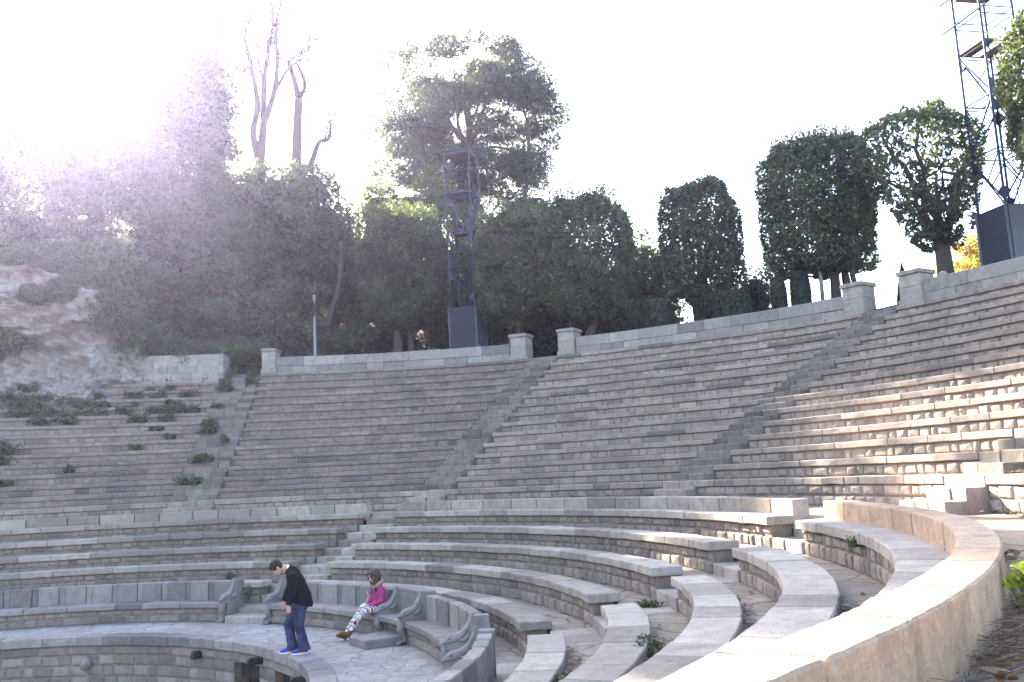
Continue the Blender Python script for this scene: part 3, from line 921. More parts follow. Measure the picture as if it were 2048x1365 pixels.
# clipped hedges and cypress columns behind the rim wall
def hedge(name, az, r, hw, hd, zt, label, seed, n=9000, p=7, mat='cypress', leaf=(.10, .035), cone=False, group=None, cat='hedge'):
    rng = np.random.default_rng(seed)
    x, y, _ = pol(r, az, 0); base = BZ(r, az)
    root = empty(name, (x, y, base), label=label, cat=cat, group=group)
    hh = (zt - base) / 2
    d = rng.normal(size=(n, 3)); d /= np.linalg.norm(d, axis=1)[:, None]
    s = 1 / (np.abs(d) ** p).sum(1) ** (1 / p)
    C = d * s[:, None] * (1 - np.abs(rng.normal(0, .05, n)))[:, None]
    C = np.concatenate([C, rng.uniform(-.8, .8, (n // 5, 3))])
    k = np.ones(len(C)) if not cone else np.clip(1.02 - ((C[:, 2] + 1) / 2) ** 1.3, .03, 1)
    P = np.stack([C[:, 0] * hw * k, C[:, 1] * hd * k, C[:, 2] * hh + hh], 1)
    t = R(az); P = np.stack([P[:, 0] * math.cos(t) + P[:, 1] * math.sin(t), -P[:, 0] * math.sin(t) + P[:, 1] * math.cos(t), P[:, 2]], 1)
    leaf_mesh('foliage', P, leaf[0] * 1.5, leaf[1] * 1.6, M[mat], root, seed, up=.65)
    mb = MB(); limb(mb, (0, 0, -.1), (0, 0, hh * 1.5), .07, .03, rng, 4, .03); mb.build('stem', M['bark'], root)
hedge('clipped_hedge', 71.7, 29.6, .85, .7, 7.0, 'square clipped dark hedge left of the narrow tall tree', 201)
hedge('clipped_hedge', 77.8, 30.2, .80, .7, 6.95, 'square clipped dark hedge just right of the narrow tree trunk', 202)
hedge('clipped_hedge', 75.7, 30.6, .45, .6, 6.95, 'thin strip of clipped dark hedge left of the narrow tree trunk', 207)
hedge('cypress_column', 82.55, 29.6, .26, .26, 7.0, 'dark cypress column, the left of two under the barrel shaped tree', 203, p=4, cat='shrub')
hedge('cypress_column', 84.3, 29.6, .32, .32, 7.05, 'dark cypress column touching the grey pole under the barrel shaped tree', 204, p=4, cat='shrub')
hedge('cone_shrub', 91.95, 29.6, .30, .30, 6.55, 'small dark cone shaped shrub seen in the stair gap beside a pier', 205, n=5000, p=2.5, cone=True, cat='shrub')

def wild_tree(name, az, r, zc0, zc1, hw, label, seed, mat='oakleaf', K=90, per=210, leaf=(.24, .13), flat=.7, trunk=.22, bark='bark', group='trees of the wooded hillside', tone=None, lean=(0, 0), hd=None, cl=1.15, trunkto=None, up=None, extra=()):
    rng = np.random.default_rng(seed)
    x, y, _ = pol(r, az, 0); base = BZ(r, az)
    root = empty(name, (x, y, base), label=label, cat='tree', group=group)
    hh = (zc1 - zc0) / 2; cz = (zc0 + zc1) / 2 - base
    hd = hd or hw
    d = rng.normal(size=(K, 3)); d /= np.linalg.norm(d, axis=1)[:, None]
    rad = rng.uniform(.35, 1.0, K) ** .6
    ct = d * rad[:, None] * np.array([hw, hd, hh]) * .88 + np.array([lean[0], lean[1], cz])
    if extra:
        ta = R(az); ex = []
        for ea, er, ez in extra:
            px, py, _ = pol(er, ea, 0); dx, dy = px - x, py - y
            ex.append((dx * math.cos(ta) - dy * math.sin(ta), dx * math.sin(ta) + dy * math.cos(ta), ez - base))
        ct = np.concatenate([ct, np.array(ex)]); K = len(ct)
    C = []; T = []
    for c in ct:
        cr = cl * rng.uniform(.65, 1.35)
        m = int(per * cr * cr / (cl * cl))
        q = rng.normal(size=(m, 3)); q /= np.linalg.norm(q, axis=1)[:, None]
        q *= (rng.uniform(.25, 1.0, m) ** .5)[:, None] * cr
        q[:, 2] *= flat
        C.append(c + q); T.append(np.full(m, rng.normal(0, .16)))
    C = np.concatenate(C); T = np.concatenate(T)
    t = R(az); c_, s_ = math.cos(t), math.sin(t)
    Rm = lambda P: np.stack([P[:, 0] * c_ + P[:, 1] * s_, -P[:, 0] * s_ + P[:, 1] * c_, P[:, 2]], 1)
    leaf_mesh('crown', Rm(C), leaf[0], leaf[1], M[mat], root, seed, tone=T, up=up)
    mb = MB()
    ctr = Rm(ct)
    tp = np.array([lean[0] * c_ * .6, -lean[0] * s_ * .6, (trunkto - base) if trunkto else cz - hh * .35])
    limb(mb, (0, 0, -.5), tuple(tp), trunk * 1.3, trunk * .8, rng, 6, .1, sides=10)
    sel = rng.choice(K, min(K, 26), replace=False)
    for k in sel:
        q = limb(mb, tuple(tp), tuple(ctr[k]), trunk * .4, .025, rng, 6, .16, sides=5)
    mb.build('trunk', M[bark], root, smooth=True)
    return root

W = wild_tree
W('evergreen_tree', 13.5, 36, 11, 21.5, 4.2, 'dim evergreen tree at the left edge above the cliff, paled by glare', 301, K=110, per=230)
W('evergreen_tree', 20.0, 36, 10, 22.8, 3.6, 'evergreen tree in the glare behind the cliff, second from the left edge', 302, K=100, per=230)
W('evergreen_tree', 26.3, 35, 9.5, 28.3, 3.1, 'tallest evergreen tree of the glare-washed group, left of the bare trees', 303, K=260, per=250, cl=1.05)
W('evergreen_tree', 29.3, 33.5, 8.5, 17, 2.2, 'leafy evergreen tree below the tallest evergreen, above the cliff end', 304, K=70, per=220, cl=.95)
W('evergreen_tree', 33.0, 36, 9.5, 17.8, 2.5, 'round evergreen tree at the foot of the tall bare tree', 305, K=80, per=230, cl=1.0)
W('evergreen_tree', 36.8, 36, 9, 18.3, 2.6, 'round evergreen tree below the broken forked trunk', 306, K=85, per=230, cl=1.0)
W('evergreen_tree', 39.8, 35.5, 8.5, 15.2, 1.9, 'smaller evergreen tree left of the pale leafy trees, above the lamp post', 307, K=60, per=210, cl=.9)
W('broadleaf_tree', 43.5, 37, 8.5, 16.9, 3.0, 'pale leafy tree left of the lattice tower, behind the dome topped clipped tree', 308, mat='lightleaf', K=85, per=210, cl=1.05)
W('broadleaf_tree', 48.6, 38, 9, 17.4, 3.0, 'yellowish leafy tree just left of the top of the lattice tower', 309, mat='lightleaf', K=85, per=210, cl=1.05)
W('broadleaf_tree', 56.6, 37, 8, 15.3, 2.6, 'leafy tree right of the lattice tower under the pine', 310, K=70, per=210, mat='oakleaf', cl=1.0)
W('broadleaf_tree', 66.8, 36, 6.0, 11.9, 2.2, 'light green tree behind the broad clipped tree, beside the dark hedge', 311, K=70, per=210, mat='lightleaf', cl=.85, leaf=(.19, .11))
W('broadleaf_tree', 73.6, 37, 5, 8.9, 1.7, 'low leafy tree behind the hedges at the foot of the narrow tree', 312, K=40, per=200, mat='lightleaf', cl=.75, leaf=(.19, .11))
W('conifer_shrub', 77.7, 33, 4.8, 8.2, .5, 'dark bushy conifer just right of the narrow clipped tree', 313, K=30, per=200, mat='cypress', cl=.6, leaf=(.17, .08))
W('broadleaf_tree', 62.0, 35, 5.2, 10.5, 2.6, 'dark leafy tree in the shade between two clipped trees', 314, K=60, per=210, cl=.95)
W('broadleaf_tree', 52.8, 35.5, 5.2, 11.5, 2.6, 'dark leafy tree behind the lower half of the lattice tower', 315, K=70, per=210, cl=.95)
W('yellow_tree', 83.2, 50, 6.5, 11.6, 1.6, 'bright yellow leaved tree glimpsed between a trunk and the tower box', 316, K=40, per=220, mat='yellowleaf', cl=.8, group=None)
# stone pine
W('pine_tree', 49.3, 42, 15.2, 28.2, 5.9, 'huge umbrella-like pine tree towering over the lattice tower', 326, mat='pineleaf', K=135, per=520, cl=1.25, leaf=(.34, .07), flat=.5, trunk=.42, bark='palebark', group=None, lean=(.4, 0), trunkto=20.5, up=.3, extra=[(56.3, 42, 21.4), (57.0, 42, 21.6), (55.4, 42, 20.8), (55.8, 41, 23.2), (41.8, 42, 19.6), (42.4, 41.5, 18.4), (42.6, 42, 21.2), (42.0, 42, 22.4), (43.2, 42, 24.2), (43.4, 41, 26.0), (44.5, 42, 27.3), (53.8, 42, 26.0), (55.2, 42, 25.0), (43.6, 41, 17.0), (54.8, 41, 18.6), (55.6, 41, 17.2)])

# dark undergrowth of the hillside: bushes one can tell apart
UG = [(36.3, 30.2, 7.6, 1.5), (38.6, 33.2, 8.8, 1.7), (42.5, 33.6, 8.2, 1.7), (45.6, 33.2, 7.6, 1.5), (49.6, 33.8, 8.0, 1.6), (56.6, 33.6, 7.6, 1.5), (60.2, 33.2, 7.4, 1.4),
      (41.0, 36.5, 12.2, 1.9), (45.0, 36.5, 11.6, 1.9), (50.5, 36.5, 11.0, 1.9), (34.0, 31.5, 9.6, 1.7), (31.0, 30.5, 8.9, 1.7), (27.8, 29.0, 8.4, 1.4), (24.2, 29.5, 10.6, 1.7),
      (20.5, 30.5, 12.0, 1.9), (15.5, 31, 12.8, 2.1), (11.0, 31, 13.0, 2.1), (29.8, 32.5, 11.5, 1.9), (25.0, 32.5, 13.6, 2.1), (36.8, 33.5, 11.5, 1.8), (63.8, 33.4, 7.2, 1.4), (68.6, 33.6, 7.0, 1.3)]
for i, (a, r, zt, hw) in enumerate(UG):
    b0 = BZ(r, a)
    wh = 'on the slope above the cliff' if a < 30 else ('on the dark slope behind the lamp post' if a < 47 else 'in the dark behind the rim wall trees')
    o = W('bush', a, r, b0 + .1, zt, hw, f'dark evergreen bush {wh}', 400 + i, K=26, per=170, cl=.75, leaf=(.20, .11), trunk=.06, mat='holm' if i % 3 else 'cypress', group=f'dark bushes {wh}')
    o['category'] = 'bush'
# shrubs spilling over the cliff top, retaining wall and stair head
SP = [(18.6, 26.9, 11.1, 1.25), (14.6, 26.8, 11.0, 1.25), (22.0, 27.0, 10.4, 1.15), (23.6, 25.9, 8.7, 1.15), (26.2, 26.4, 7.3, .9), (28.9, 27.1, 6.7, .8), (31.4, 27.2, 6.6, .85), (33.4, 28.0, 6.7, .8), (35.4, 28.6, 6.8, .9), (21.8, 26.5, 8.9, .8), (14.8, 25.1, 7.0, .75), (17.3, 25.2, 8.7, .55), (20.2, 25.3, 9.2, .6)]
for i, (a, r, zt, hw) in enumerate(SP):
    wh = ['over the middle of the cliff top', 'over the left part of the cliff top', 'over the right part of the cliff top', 'over the right end of the cliff', 'at the left end of the retaining wall top', 'in the middle of the retaining wall top', 'at the right end of the retaining wall top', 'at the head of the weedy stairs', 'beside the isolated pier', 'on the upper ledge of the cliff', 'low at the left edge of the cliff', 'down the upper face of the cliff', 'down the layered face at the right of the cliff'][i]
    x, y, _ = pol(r, a, 0); rng = np.random.default_rng(500 + i)
    zb = zt - 2 * hw * .8
    root = empty('ivy_shrub', (x, y, zb), label=f'dark ivy shrub hanging {wh}', cat='shrub', group='shrubs spilling over the cliff and wall')
    q = rng.normal(size=(3800, 3)); q /= np.linalg.norm(q, axis=1)[:, None]
    q *= (rng.uniform(.2, 1, 3800) ** .5)[:, None]
    nn = SinNoise(510 + i, .9)
    q *= (1 + .22 * nn(q * hw))[:, None]
    leaf_mesh('foliage', q * np.array([hw * 1.25, hw * .8, hw * .8]) + np.array([0, 0, hw * .8]), .13, .09, M['weed'], root, 520 + i)
    mb = MB()
    for k in range(5): limb(mb, (0, 0, 0), tuple(rng.normal(0, hw * .4, 3) + np.array([0, 0, hw])), .025, .008, rng, 4, .2, sides=5)
    mb.build('stem', M['bark'], root)

# ------------------------------------------------------------------ bare trees
def bare(name, base, segs, twigs, label, seed, mat='bark', tw=.024):
    """segs: lists of (az, r, z, radius) joined as limbs; then random fine twigs"""
    rng = np.random.default_rng(seed)
    root = empty(name, base, label=label, cat='tree')
    off = base
    tips = []
    for si, s in enumerate(segs):
        mb = MB(off)
        path = smooth_path([tuple(pol(r, a, z)) + (q,) for a, r, z, q in s], 4)
        tube(mb, [p[:3] for p in path], [p[3] * 1.35 for p in path], 9 if si == 0 else 7, .5)
        tips += path[len(path) // 2:]
        if si == 0: mb.build('trunk', M[mat], root, smooth=True)
        else: mb.build('limb', M[mat], root, smooth=True)
    mb = MB(off)
    for k in range(twigs):
        p = tips[rng.integers(len(tips))]
        d = rng.normal(size=3); d[2] = abs(d[2]) * .8 + .3; d /= np.linalg.norm(d)
        bigb = k < twigs // 5
        if bigb: d = d * np.array([1.3, 1.3, .7]); d /= np.linalg.norm(d)
        L = rng.uniform(2.0, 3.6) if bigb else rng.uniform(.7, 2.3)
        e = np.array(p[:3]) + d * L
        q = limb(mb, p[:3], tuple(e), min(.075 if bigb else .035, p[3] * .8), tw, rng, 6, .22, sides=5)
        for w in range(6 if bigb else 3):
            j = rng.integers(2, 6)
            e2 = np.array(q[j]) + (d + rng.normal(0, .8, 3)) * L * .35
            limb(mb, q[j], tuple(e2), tw * 1.1, tw * .6, rng, 3, .2, sides=3)
    mb.build('crown', M[mat], root)
    return root
b1 = pol(37, 32.9, H(37, 32.9) - .2)
bare('bare_tree', b1, [
    [(32.9, 37, 9.3, .30), (32.9, 37, 14, .26), (32.95, 37, 18.3, .23)],
    [(32.95, 37, 18.3, .2), (32.3, 37.2, 20.2, .15), (32.7, 37.2, 22.0, .13), (32.2, 37.2, 24.3, .11), (31.6, 37.3, 26.2, .07), (32.3, 37.3, 27.6, .03)],
    [(32.95, 37, 18.3, .2), (33.3, 36.8, 20.5, .16), (33.4, 36.8, 23.0, .12), (33.8, 36.8, 25.0, .10), (34.3, 36.8, 27.2, .06), (34.0, 36.8, 28.5, .03)],
    [(33.3, 36.8, 20.5, .15), (34.3, 36.6, 22.3, .12), (34.7, 36.6, 24.3, .10), (34.6, 36.6, 26.5, .07), (35.2, 36.6, 28.3, .03)],
    [(34.3, 36.6, 22.3, .09), (35.6, 36.6, 23.8, .06), (36.8, 36.6, 24.4, .04), (37.6, 36.6, 25.0, .02)],
    [(32.2, 37.2, 24.3, .07), (31.2, 37.2, 24.0, .05), (30.5, 37.2, 24.9, .02)],
    [(31.6, 37.3, 26.2, .05), (30.6, 37.3, 26.6, .03), (30.2, 37.3, 26.8, .02)],
    [(34.6, 36.6, 26.5, .05), (35.8, 36.6, 27.2, .04), (36.4, 36.6, 27.3, .02)],
    [(33.4, 36.8, 23.0, .07), (32.9, 36.8, 24.6, .05), (32.7, 36.8, 27, .02)],
], 130, 'tall leafless tree with many spreading limbs against the white sky', 601)
b2 = pol(38, 35.9, H(38, 35.9) - .2)
bare('bare_tree', b2, [
    [(35.7, 38, 9.8, .28), (35.75, 38, 16, .25), (35.9, 38, 20.2, .21), (36.1, 38, 22.6, .18)],
    [(36.1, 38, 22.6, .16), (35.8, 38, 23.6, .13), (35.25, 38, 25.0, .10)],
    [(36.1, 38, 22.6, .13), (36.6, 38, 23.2, .10), (36.55, 38, 23.9, .09), (36.0, 38, 24.8, .06)],
    [(35.8, 38, 17.3, .15), (37.2, 37.8, 18.6, .13), (37.9, 37.8, 19.8, .11), (38.8, 37.8, 20.0, .09), (38.9, 37.8, 21.3, .05), (38.6, 37.8, 23.4, .02)],
    [(35.25, 38, 25.0, .06), (36.4, 38, 25.6, .04), (37.2, 38, 26.6, .02)],
], 16, 'leafless tree with broken forked trunk and one low branch reaching right', 602)
b3 = pol(33.5, 39.4, H(33.5, 39.4) - .2)
bare('slender_tree', b3, [
    [(39.4, 33.5, 5.2, .13), (39.8, 33.5, 8.0, .11), (41.0, 33.5, 10.4, .10), (41.2, 33.5, 12.6, .07)],
    [(41.0, 33.5, 10.4, .07), (42.0, 33.5, 11.2, .05), (43.2, 33.5, 11.7, .03)],
    [(41.2, 33.5, 12.3, .05), (42.0, 33.4, 13.2, .03), (42.1, 33.4, 14.0, .015)],
], 12, 'slender bare leaning trunk right of the lamp post', 603)
b4 = pol(40.5, 55.0, H(40.5, 55) - .2)
bare('slender_tree', b4, [
    [(53.3, 40.5, 9.0, .14), (54.2, 40.5, 14.0, .12), (55.3, 40.5, 17.5, .10), (55.6, 40.5, 20.5, .07)],
    [(55.3, 40.5, 17.5, .06), (56.5, 40.5, 18.6, .04), (57.6, 40.5, 19.0, .02)],
    [(55.6, 40.5, 20.0, .06), (55.2, 40.5, 21.8, .04), (54.6, 40.5, 23.0, .02)],
], 14, 'thin pale bare trunk standing in front of the right side of the pine', 604)
# ================================================================== lattice towers
def bar(mb, p, q, w=.03, rnd=.5, mi=0):
    tube(mb, [p, q], w, 6, rnd, mi)
def plate(mb, pts, th=.012, rnd=.5):
    P = [Vector(p) for p in pts]; n = (P[1] - P[0]).cross(P[2] - P[0]).normalized() * th * .5
    vs = [tuple(p + n) for p in P] + [tuple(p - n) for p in P]; k = len(P)
    mb.add(vs, [tuple(range(k)), tuple(range(2 * k - 1, k - 1, -1))] + [(i, k + i, k + (i + 1) % k, (i + 1) % k) for i in range(k)], rnd)

def box(mb, lo, hi, rnd=.5, mi=0):
    x0, y0, z0 = lo; x1, y1, z1 = hi
    mb.add([(x0, y0, z0), (x1, y0, z0), (x1, y1, z0), (x0, y1, z0), (x0, y0, z1), (x1, y0, z1), (x1, y1, z1), (x0, y1, z1)],
           [(3, 2, 1, 0), (4, 5, 6, 7), (0, 1, 5, 4), (1, 2, 6, 5), (2, 3, 7, 6), (3, 0, 4, 7)], rnd, mi)

def lattice_tower():
    """local axes: +x and -y faces look at the viewer; base at z = 0"""
    s = .62
    root = empty('lattice_tower', (0, 0, 0), cat='tower')
    hb = 3.0; top = 10.75
    C4 = [(-s, -s), (s, -s), (s, s), (-s, s)]
    for cx, cy in C4:
        mb = MB(); tube(mb, [(cx, cy, 0), (cx, cy, top)], .042, 8); mb.build('leg', M['steel'], root)
    # plywood clad base with a door on one face
    e = s + .045
    mb = MB(); box(mb, (-e, -e, .0), (e, e, hb)); cab = mb.build('base_box', M['panel'], root)
    mb = MB(); box(mb, (e + .002, -e + .08, .05), (e + .03, e - .04, hb - .03)); d = mb.build('door', M['panelgrey'], cab)
    mb = MB(); tube(mb, [(e + .03, -e + .2, 1.1), (e + .09, -e + .2, 1.1), (e + .09, -e + .34, 1.1)], .018, 6); box(mb, (e + .03, -e + .16, .9), (e + .045, -e + .24, 1.16)); mb.build('handle', M['galv'], d)
    mb = MB()
    for cx, cy in C4: tube(mb, [(cx * 1.1, cy * 1.1, 0), (cx * 1.1, cy * 1.1, hb + .05)], .045, 6)
    mb.build('corner_post', M['panelgrey'], cab)
    lev = [hb + .05, 4.9, 6.75, 8.6]
    for z in lev[1:]:
        mb = MB()
        for i in range(4):
            a, b_ = C4[i], C4[(i + 1) % 4]
            bar(mb, (a[0], a[1], z), (b_[0], b_[1], z), .026)
            bar(mb, (a[0], a[1], z - .12), (b_[0], b_[1], z - .12), .02)
        mb.build('ring_frame', M['steel'], root)
    for k in range(3):
        z0, z1 = lev[k], lev[k + 1]
        mb = MB()
        for i in range(4):
            a, b_ = C4[i], C4[(i + 1) % 4]
            if (i + k) % 2: a, b_ = b_, a
            bar(mb, (a[0], a[1], z1 - .1), (b_[0], b_[1], z0 + .1), .029)
            if k == 0 or i % 2: bar(mb, (b_[0] * .98, b_[1] * .98, z1 - .1), ((a[0] + b_[0]) / 2, (a[1] + b_[1]) / 2, (z0 + z1) / 2), .024)
        mb.build('brace', M['steel'], root)
        for i in range(4):
            a, b_ = C4[i], C4[(i + 1) % 4]
            if (i + k) % 2: a, b_ = b_, a
            dx, dy = (b_[0] - a[0]) / (2 * s), (b_[1] - a[1]) / (2 * s)
            for pl in ([(a[0], a[1], z1 - .05), (a[0], a[1], z1 - .62), (a[0] + dx * .32, a[1] + dy * .32, z1 - .42)],
                       [(b_[0], b_[1], z0 + .06), (b_[0], b_[1], z0 + .60), (b_[0] - dx * .30, b_[1] - dy * .30, z0 + .42)],
                       [(a[0], a[1], z1 + .02), (a[0], a[1], z1 + .24), (a[0] + dx * .26, a[1] + dy * .26, z1 + .02)]):
                mb = MB(); plate(mb, pl); mb.build('gusset_plate', M['steel'], root)
    # platforms
    for z, parts_ in ((6.78, [(-.05, s)]), (8.63, [(-s, -.18), (.12, s)]), (10.6, [(-s, s)])):
        mb = MB()
        for y0, y1 in parts_: box(mb, (-s, y0, z), (s, y1, z + .035))
        mb.build('platform', M['plywood'], root)
        mb = MB()
        for y0, y1 in parts_:
            for yy in (y0, y1): box(mb, (-s - .01, yy - .012, z - .05), (s + .01, yy + .012, z + .07))
        mb.build('platform_edge', M['steel'], root)
    # guard rails
    for z in (9.55, 9.80):
        mb = MB()
        for i in range(4):
            a, b_ = C4[i], C4[(i + 1) % 4]
            bar(mb, (a[0], a[1], z), (b_[0], b_[1], z), .02)
        mb.build('guard_rail', M['steel'], root)
    # long outrigger pipes on the face turned to the stage
    for z in (9.68, 10.72):
        mb = MB(); bar(mb, (-s - .55, -s - .06, z), (s + .35, -s - .06, z), .03); mb.build('outrigger_pipe', M['steel'], root)
    for z in (10.72,):
        mb = MB()
        for i in range(4):
            a, b_ = C4[i], C4[(i + 1) % 4]; bar(mb, (a[0], a[1], z), (b_[0], b_[1], z), .024)
        mb.build('ring_frame', M['steel'], root)
    # ladder
    mb = MB()
    for xx in (.08, .42): bar(mb, (xx, .38, hb), (xx, .30, 9.6), .016)
    z = hb + .2
    while z < 9.5:
        bar(mb, (.08, .38 - (z - hb) * .012, z), (.42, .38 - (z - hb) * .012, z), .011); z += .28
    mb.build('ladder', M['steel'], root)
    return root
tw = lattice_tower()
x, y, _ = pol(31.0, 53.9, 0)
tw.location = (x, y, 5.0); tw.rotation_euler = (0, 0, R(-38.5 - 18))
tag(tw, 'smaller looking steel lattice tower in front of the pine, on a dark box', group='steel lattice lighting towers')
t2 = copy_tree(tw)
x, y, _ = pol(31.2, 97.6, 0)
t2.location = (x, y, 4.85); t2.rotation_euler = (0, 0, R(-75 - 42))
t2['label'] = 'tall steel lattice tower at the right edge, cut off by the top of the picture'

# ================================================================== lamp posts
def lamp():
    root = empty('lamp_post', (0, 0, 0), cat='lamp post', group='lamp posts behind the rim wall')
    mb = MB(); tube(mb, [(0, 0, 0), (0, 0, 1.0), (0, 0, 2.95)], [.085, .075, .055], 12); mb.build('pole', M['galv'], root, smooth=True)
    mb = MB()
    tube(mb, [(0, 0, 2.95), (0, 0, 3.02), (0, 0, 3.04), (0, 0, 3.25), (0, 0, 3.27), (0, 0, 3.30), (0, 0, 3.33), (0, 0, 3.48), (0, 0, 3.5)], [.06, .06, .045, .045, .06, .06, .045, .045, .075], 10); mb.build('collar', M['iron'], root, smooth=True)
    mb = MB()
    for k in range(4):
        a = math.pi / 2 * k + .4
        tube(mb, smooth_path([(.05 * math.cos(a), .05 * math.sin(a), 3.5), (.075 * math.cos(a), .075 * math.sin(a), 3.7), (.125 * math.cos(a), .125 * math.sin(a), 3.98)], 3), .012, 5)
    mb.build('lantern_arm', M['iron'], root)
    mb = MB(); tube(mb, [(0, 0, 3.56), (0, 0, 3.6), (0, 0, 3.96)], [.03, .05, .11], 12); mb.build('lantern_glass', M['glass'], root, smooth=True)
    mb = MB(); tube(mb, [(0, 0, 3.97), (0, 0, 4.0), (0, 0, 4.10), (0, 0, 4.18), (0, 0, 4.21), (0, 0, 4.26), (0, 0, 4.30)], [.13, .155, .14, .09, .03, .045, .012], 14); mb.build('lantern_cap', M['iron'], root, smooth=True)
    return root
gm, nt, b = new_mat('lantern_glass'); b.inputs['Base Color'].default_value = (.55, .55, .58, 1); b.inputs['Roughness'].default_value = .15; b.inputs['Alpha'].default_value = .45
M['glass'] = gm
lp = lamp(); lp.location = pol(30.2, 40.1, H(30.2, 40.1)); lp['label'] = 'grey lamp post with black lantern standing alone before the dark slope'
l2 = copy_tree(lp); l2.location = pol(31.6, 62.9, H(31.6, 62.9) - .6); l2['label'] = 'thin lamp post above a pier cap, its lantern lost in foliage'
mb = MB(); tube(mb, [(0, 0, 0), (0, 0, 5.2)], [.085, .06], 10)
o = mb.build('grey_pole', M['galv'], smooth=True); o.location = pol(30.4, 85.15, 4.8); tag(o, 'plain grey pole beside the cypress columns under the barrel tree', 'pole')
# ================================================================== people
def remesh(o, vox, smooth=4):
    m = o.modifiers.new('remesh', 'REMESH'); m.mode = 'VOXEL'; m.voxel_size = vox; m.use_smooth_shade = True
    s = o.modifiers.new('smooth', 'SMOOTH'); s.factor = .5; s.iterations = smooth
    return o
crease = bpy.data.textures.new('cloth_creases', 'CLOUDS'); crease.noise_scale = .14; crease.noise_depth = 3
def rumple(o, k=.03):
    m = o.modifiers.new('creases', 'DISPLACE'); m.texture = crease; m.strength = k; m.mid_level = .5; m.texture_coords = 'LOCAL'
    return o
def loft(mb, rings, n=16, mi=0, rnd=.5):
    """rings: (centre xyz, half width along y, half depth, tilt about y in degrees)"""
    vs = []; fs = []
    for (cx, cy, cz), wy, wx, tl in rings:
        ct, st_ = math.cos(R(tl)), math.sin(R(tl))
        for k in range(n):
            a = 2 * math.pi * k / n
            x = wx * math.cos(a); y = wy * math.sin(a)
            vs.append((cx + x * ct, cy + y, cz - x * st_))
    m = len(rings)
    for i in range(m - 1):
        for k in range(n):
            k2 = (k + 1) % n
            fs.append((i * n + k, i * n + k2, (i + 1) * n + k2, (i + 1) * n + k))
    fs.append(tuple(range(n - 1, -1, -1))); fs.append(tuple((m - 1) * n + k for k in range(n)))
    mb.add(vs, fs, rnd, mi)
def blob(mb, c, rx, ry, rz, n=10, m=8, tl=0.0):
    vs = []; fs = []
    ct, st_ = math.cos(R(tl)), math.sin(R(tl))
    for i in range(m + 1):
        th = math.pi * i / m
        for k in range(n):
            a = 2 * math.pi * k / n
            x = rx * math.sin(th) * math.cos(a); y = ry * math.sin(th) * math.sin(a); z = rz * math.cos(th)
            vs.append((c[0] + x * ct + z * st_, c[1] + y, c[2] - x * st_ + z * ct))
    for i in range(m):
        for k in range(n):
            fs.append((i * n + k, (i + 1) * n + k, (i + 1) * n + (k + 1) % n, i * n + (k + 1) % n))
    mb.add(vs, fs)
def hand(mb, w, d, side, curl=.5):
    """palm and five bent fingers; w wrist, d pointing direction, side vector across the palm towards the thumb"""
    w = Vector(w); d = Vector(d).normalized(); s = Vector(side).normalized(); nrm = d.cross(s).normalized()
    tube(mb, [w - d * .03, w, w + d * .045, w + d * .085], [(.026, .022), (.03, .02), (.04, .017), (.038, .014)], 10)
    for i, (o, L) in enumerate(((.030, .075), (.010, .085), (-.011, .08), (-.031, .062))):
        p = w + d * .082 + s * o
        p1 = p + d * L * .45
        p2 = p1 + (d * (1 - curl * .6) + nrm * curl) * L * .35
        p3 = p2 + (d * (1 - curl) + nrm * curl * 1.2) * L * .25
        tube(mb, [p - d * .02, p, p1, p2, p3], [.0095, .0095, .009, .008, .006], 8)
    t0 = w + d * .02 + s * .028; t1 = t0 + (d * .6 + s * .8) * .035; t2 = t1 + (d * .9 + s * .3 + nrm * .3) * .03
    tube(mb, [t0 - s * .01, t0, t1, t2], [.013, .013, .011, .008], 8)
def head(mb, c, tl):
    """skull, jaw, nose, ears, lips, facing +x tilted down by tl degrees"""
    ct, st_ = math.cos(R(tl)), math.sin(R(tl))
    f = lambda x, y, z: (c[0] + x * ct + z * st_, c[1] + y, c[2] - x * st_ + z * ct)
    blob(mb, c, .098, .076, .115, 14, 10, tl)
    blob(mb, f(.025, 0, -.055), .072, .056, .07, 12, 8, tl)
    blob(mb, f(.06, 0, -.10), .03, .03, .02, 8, 6, tl)
    tube(mb, [f(.085, 0, .02), f(.105, 0, -.015), f(.12, 0, -.03), f(.1, 0, -.04)], [.010, .013, .016, .012], 8)
    for s_ in (-1, 1):
        blob(mb, f(-.008, s_ * .078, -.005), .022, .010, .032, 8, 6, tl)
        blob(mb, f(.085, s_ * .032, .028), .016, .022, .008, 8, 6, tl)
        blob(mb, f(.07, s_ * .04, -.02), .025, .02, .022, 8, 6, tl)
    blob(mb, f(.096, 0, -.062), .012, .024, .006, 8, 6, tl); blob(mb, f(.093, 0, -.075), .012, .02, .007, 8, 6, tl)
    return f
skin = plain_mat('skin', (.52, .30, .22), rough=.55, nscale=30, namp=.08)
coatm = plain_mat('black_wool', (.010, .010, .012), rough=.95, spec=.15, nscale=60, namp=.4, bump=.4)
jean, nt, b = new_mat('blue_denim'); g = NT(nt)
cj = g.n('ShaderNodeTexCoord').outputs['Object']
g.l(g.mix(g.ramp(g.noise(cj, 3.2, 4, .6), [(.42, 0.0), (.64, 1.0)]), (.016, .02, .055), (.05, .066, .13)), b.inputs['Base Color']); b.inputs['Roughness'].default_value = .9
bp = g.n('ShaderNodeBump'); bp.inputs['Strength'].default_value = .35; bp.inputs['Distance'].default_value = .02; g.l(g.noise(cj, 9, 3), bp.inputs['Height']); g.l(bp.outputs[0], b.inputs['Normal'])
hairb = plain_mat('dark_hair', (.018, .012, .010), rough=.6, nscale=50, namp=.5, bump=.8)
hairw = plain_mat('brown_hair', (.055, .03, .02), rough=.55, nscale=40, namp=.5, bump=.8)
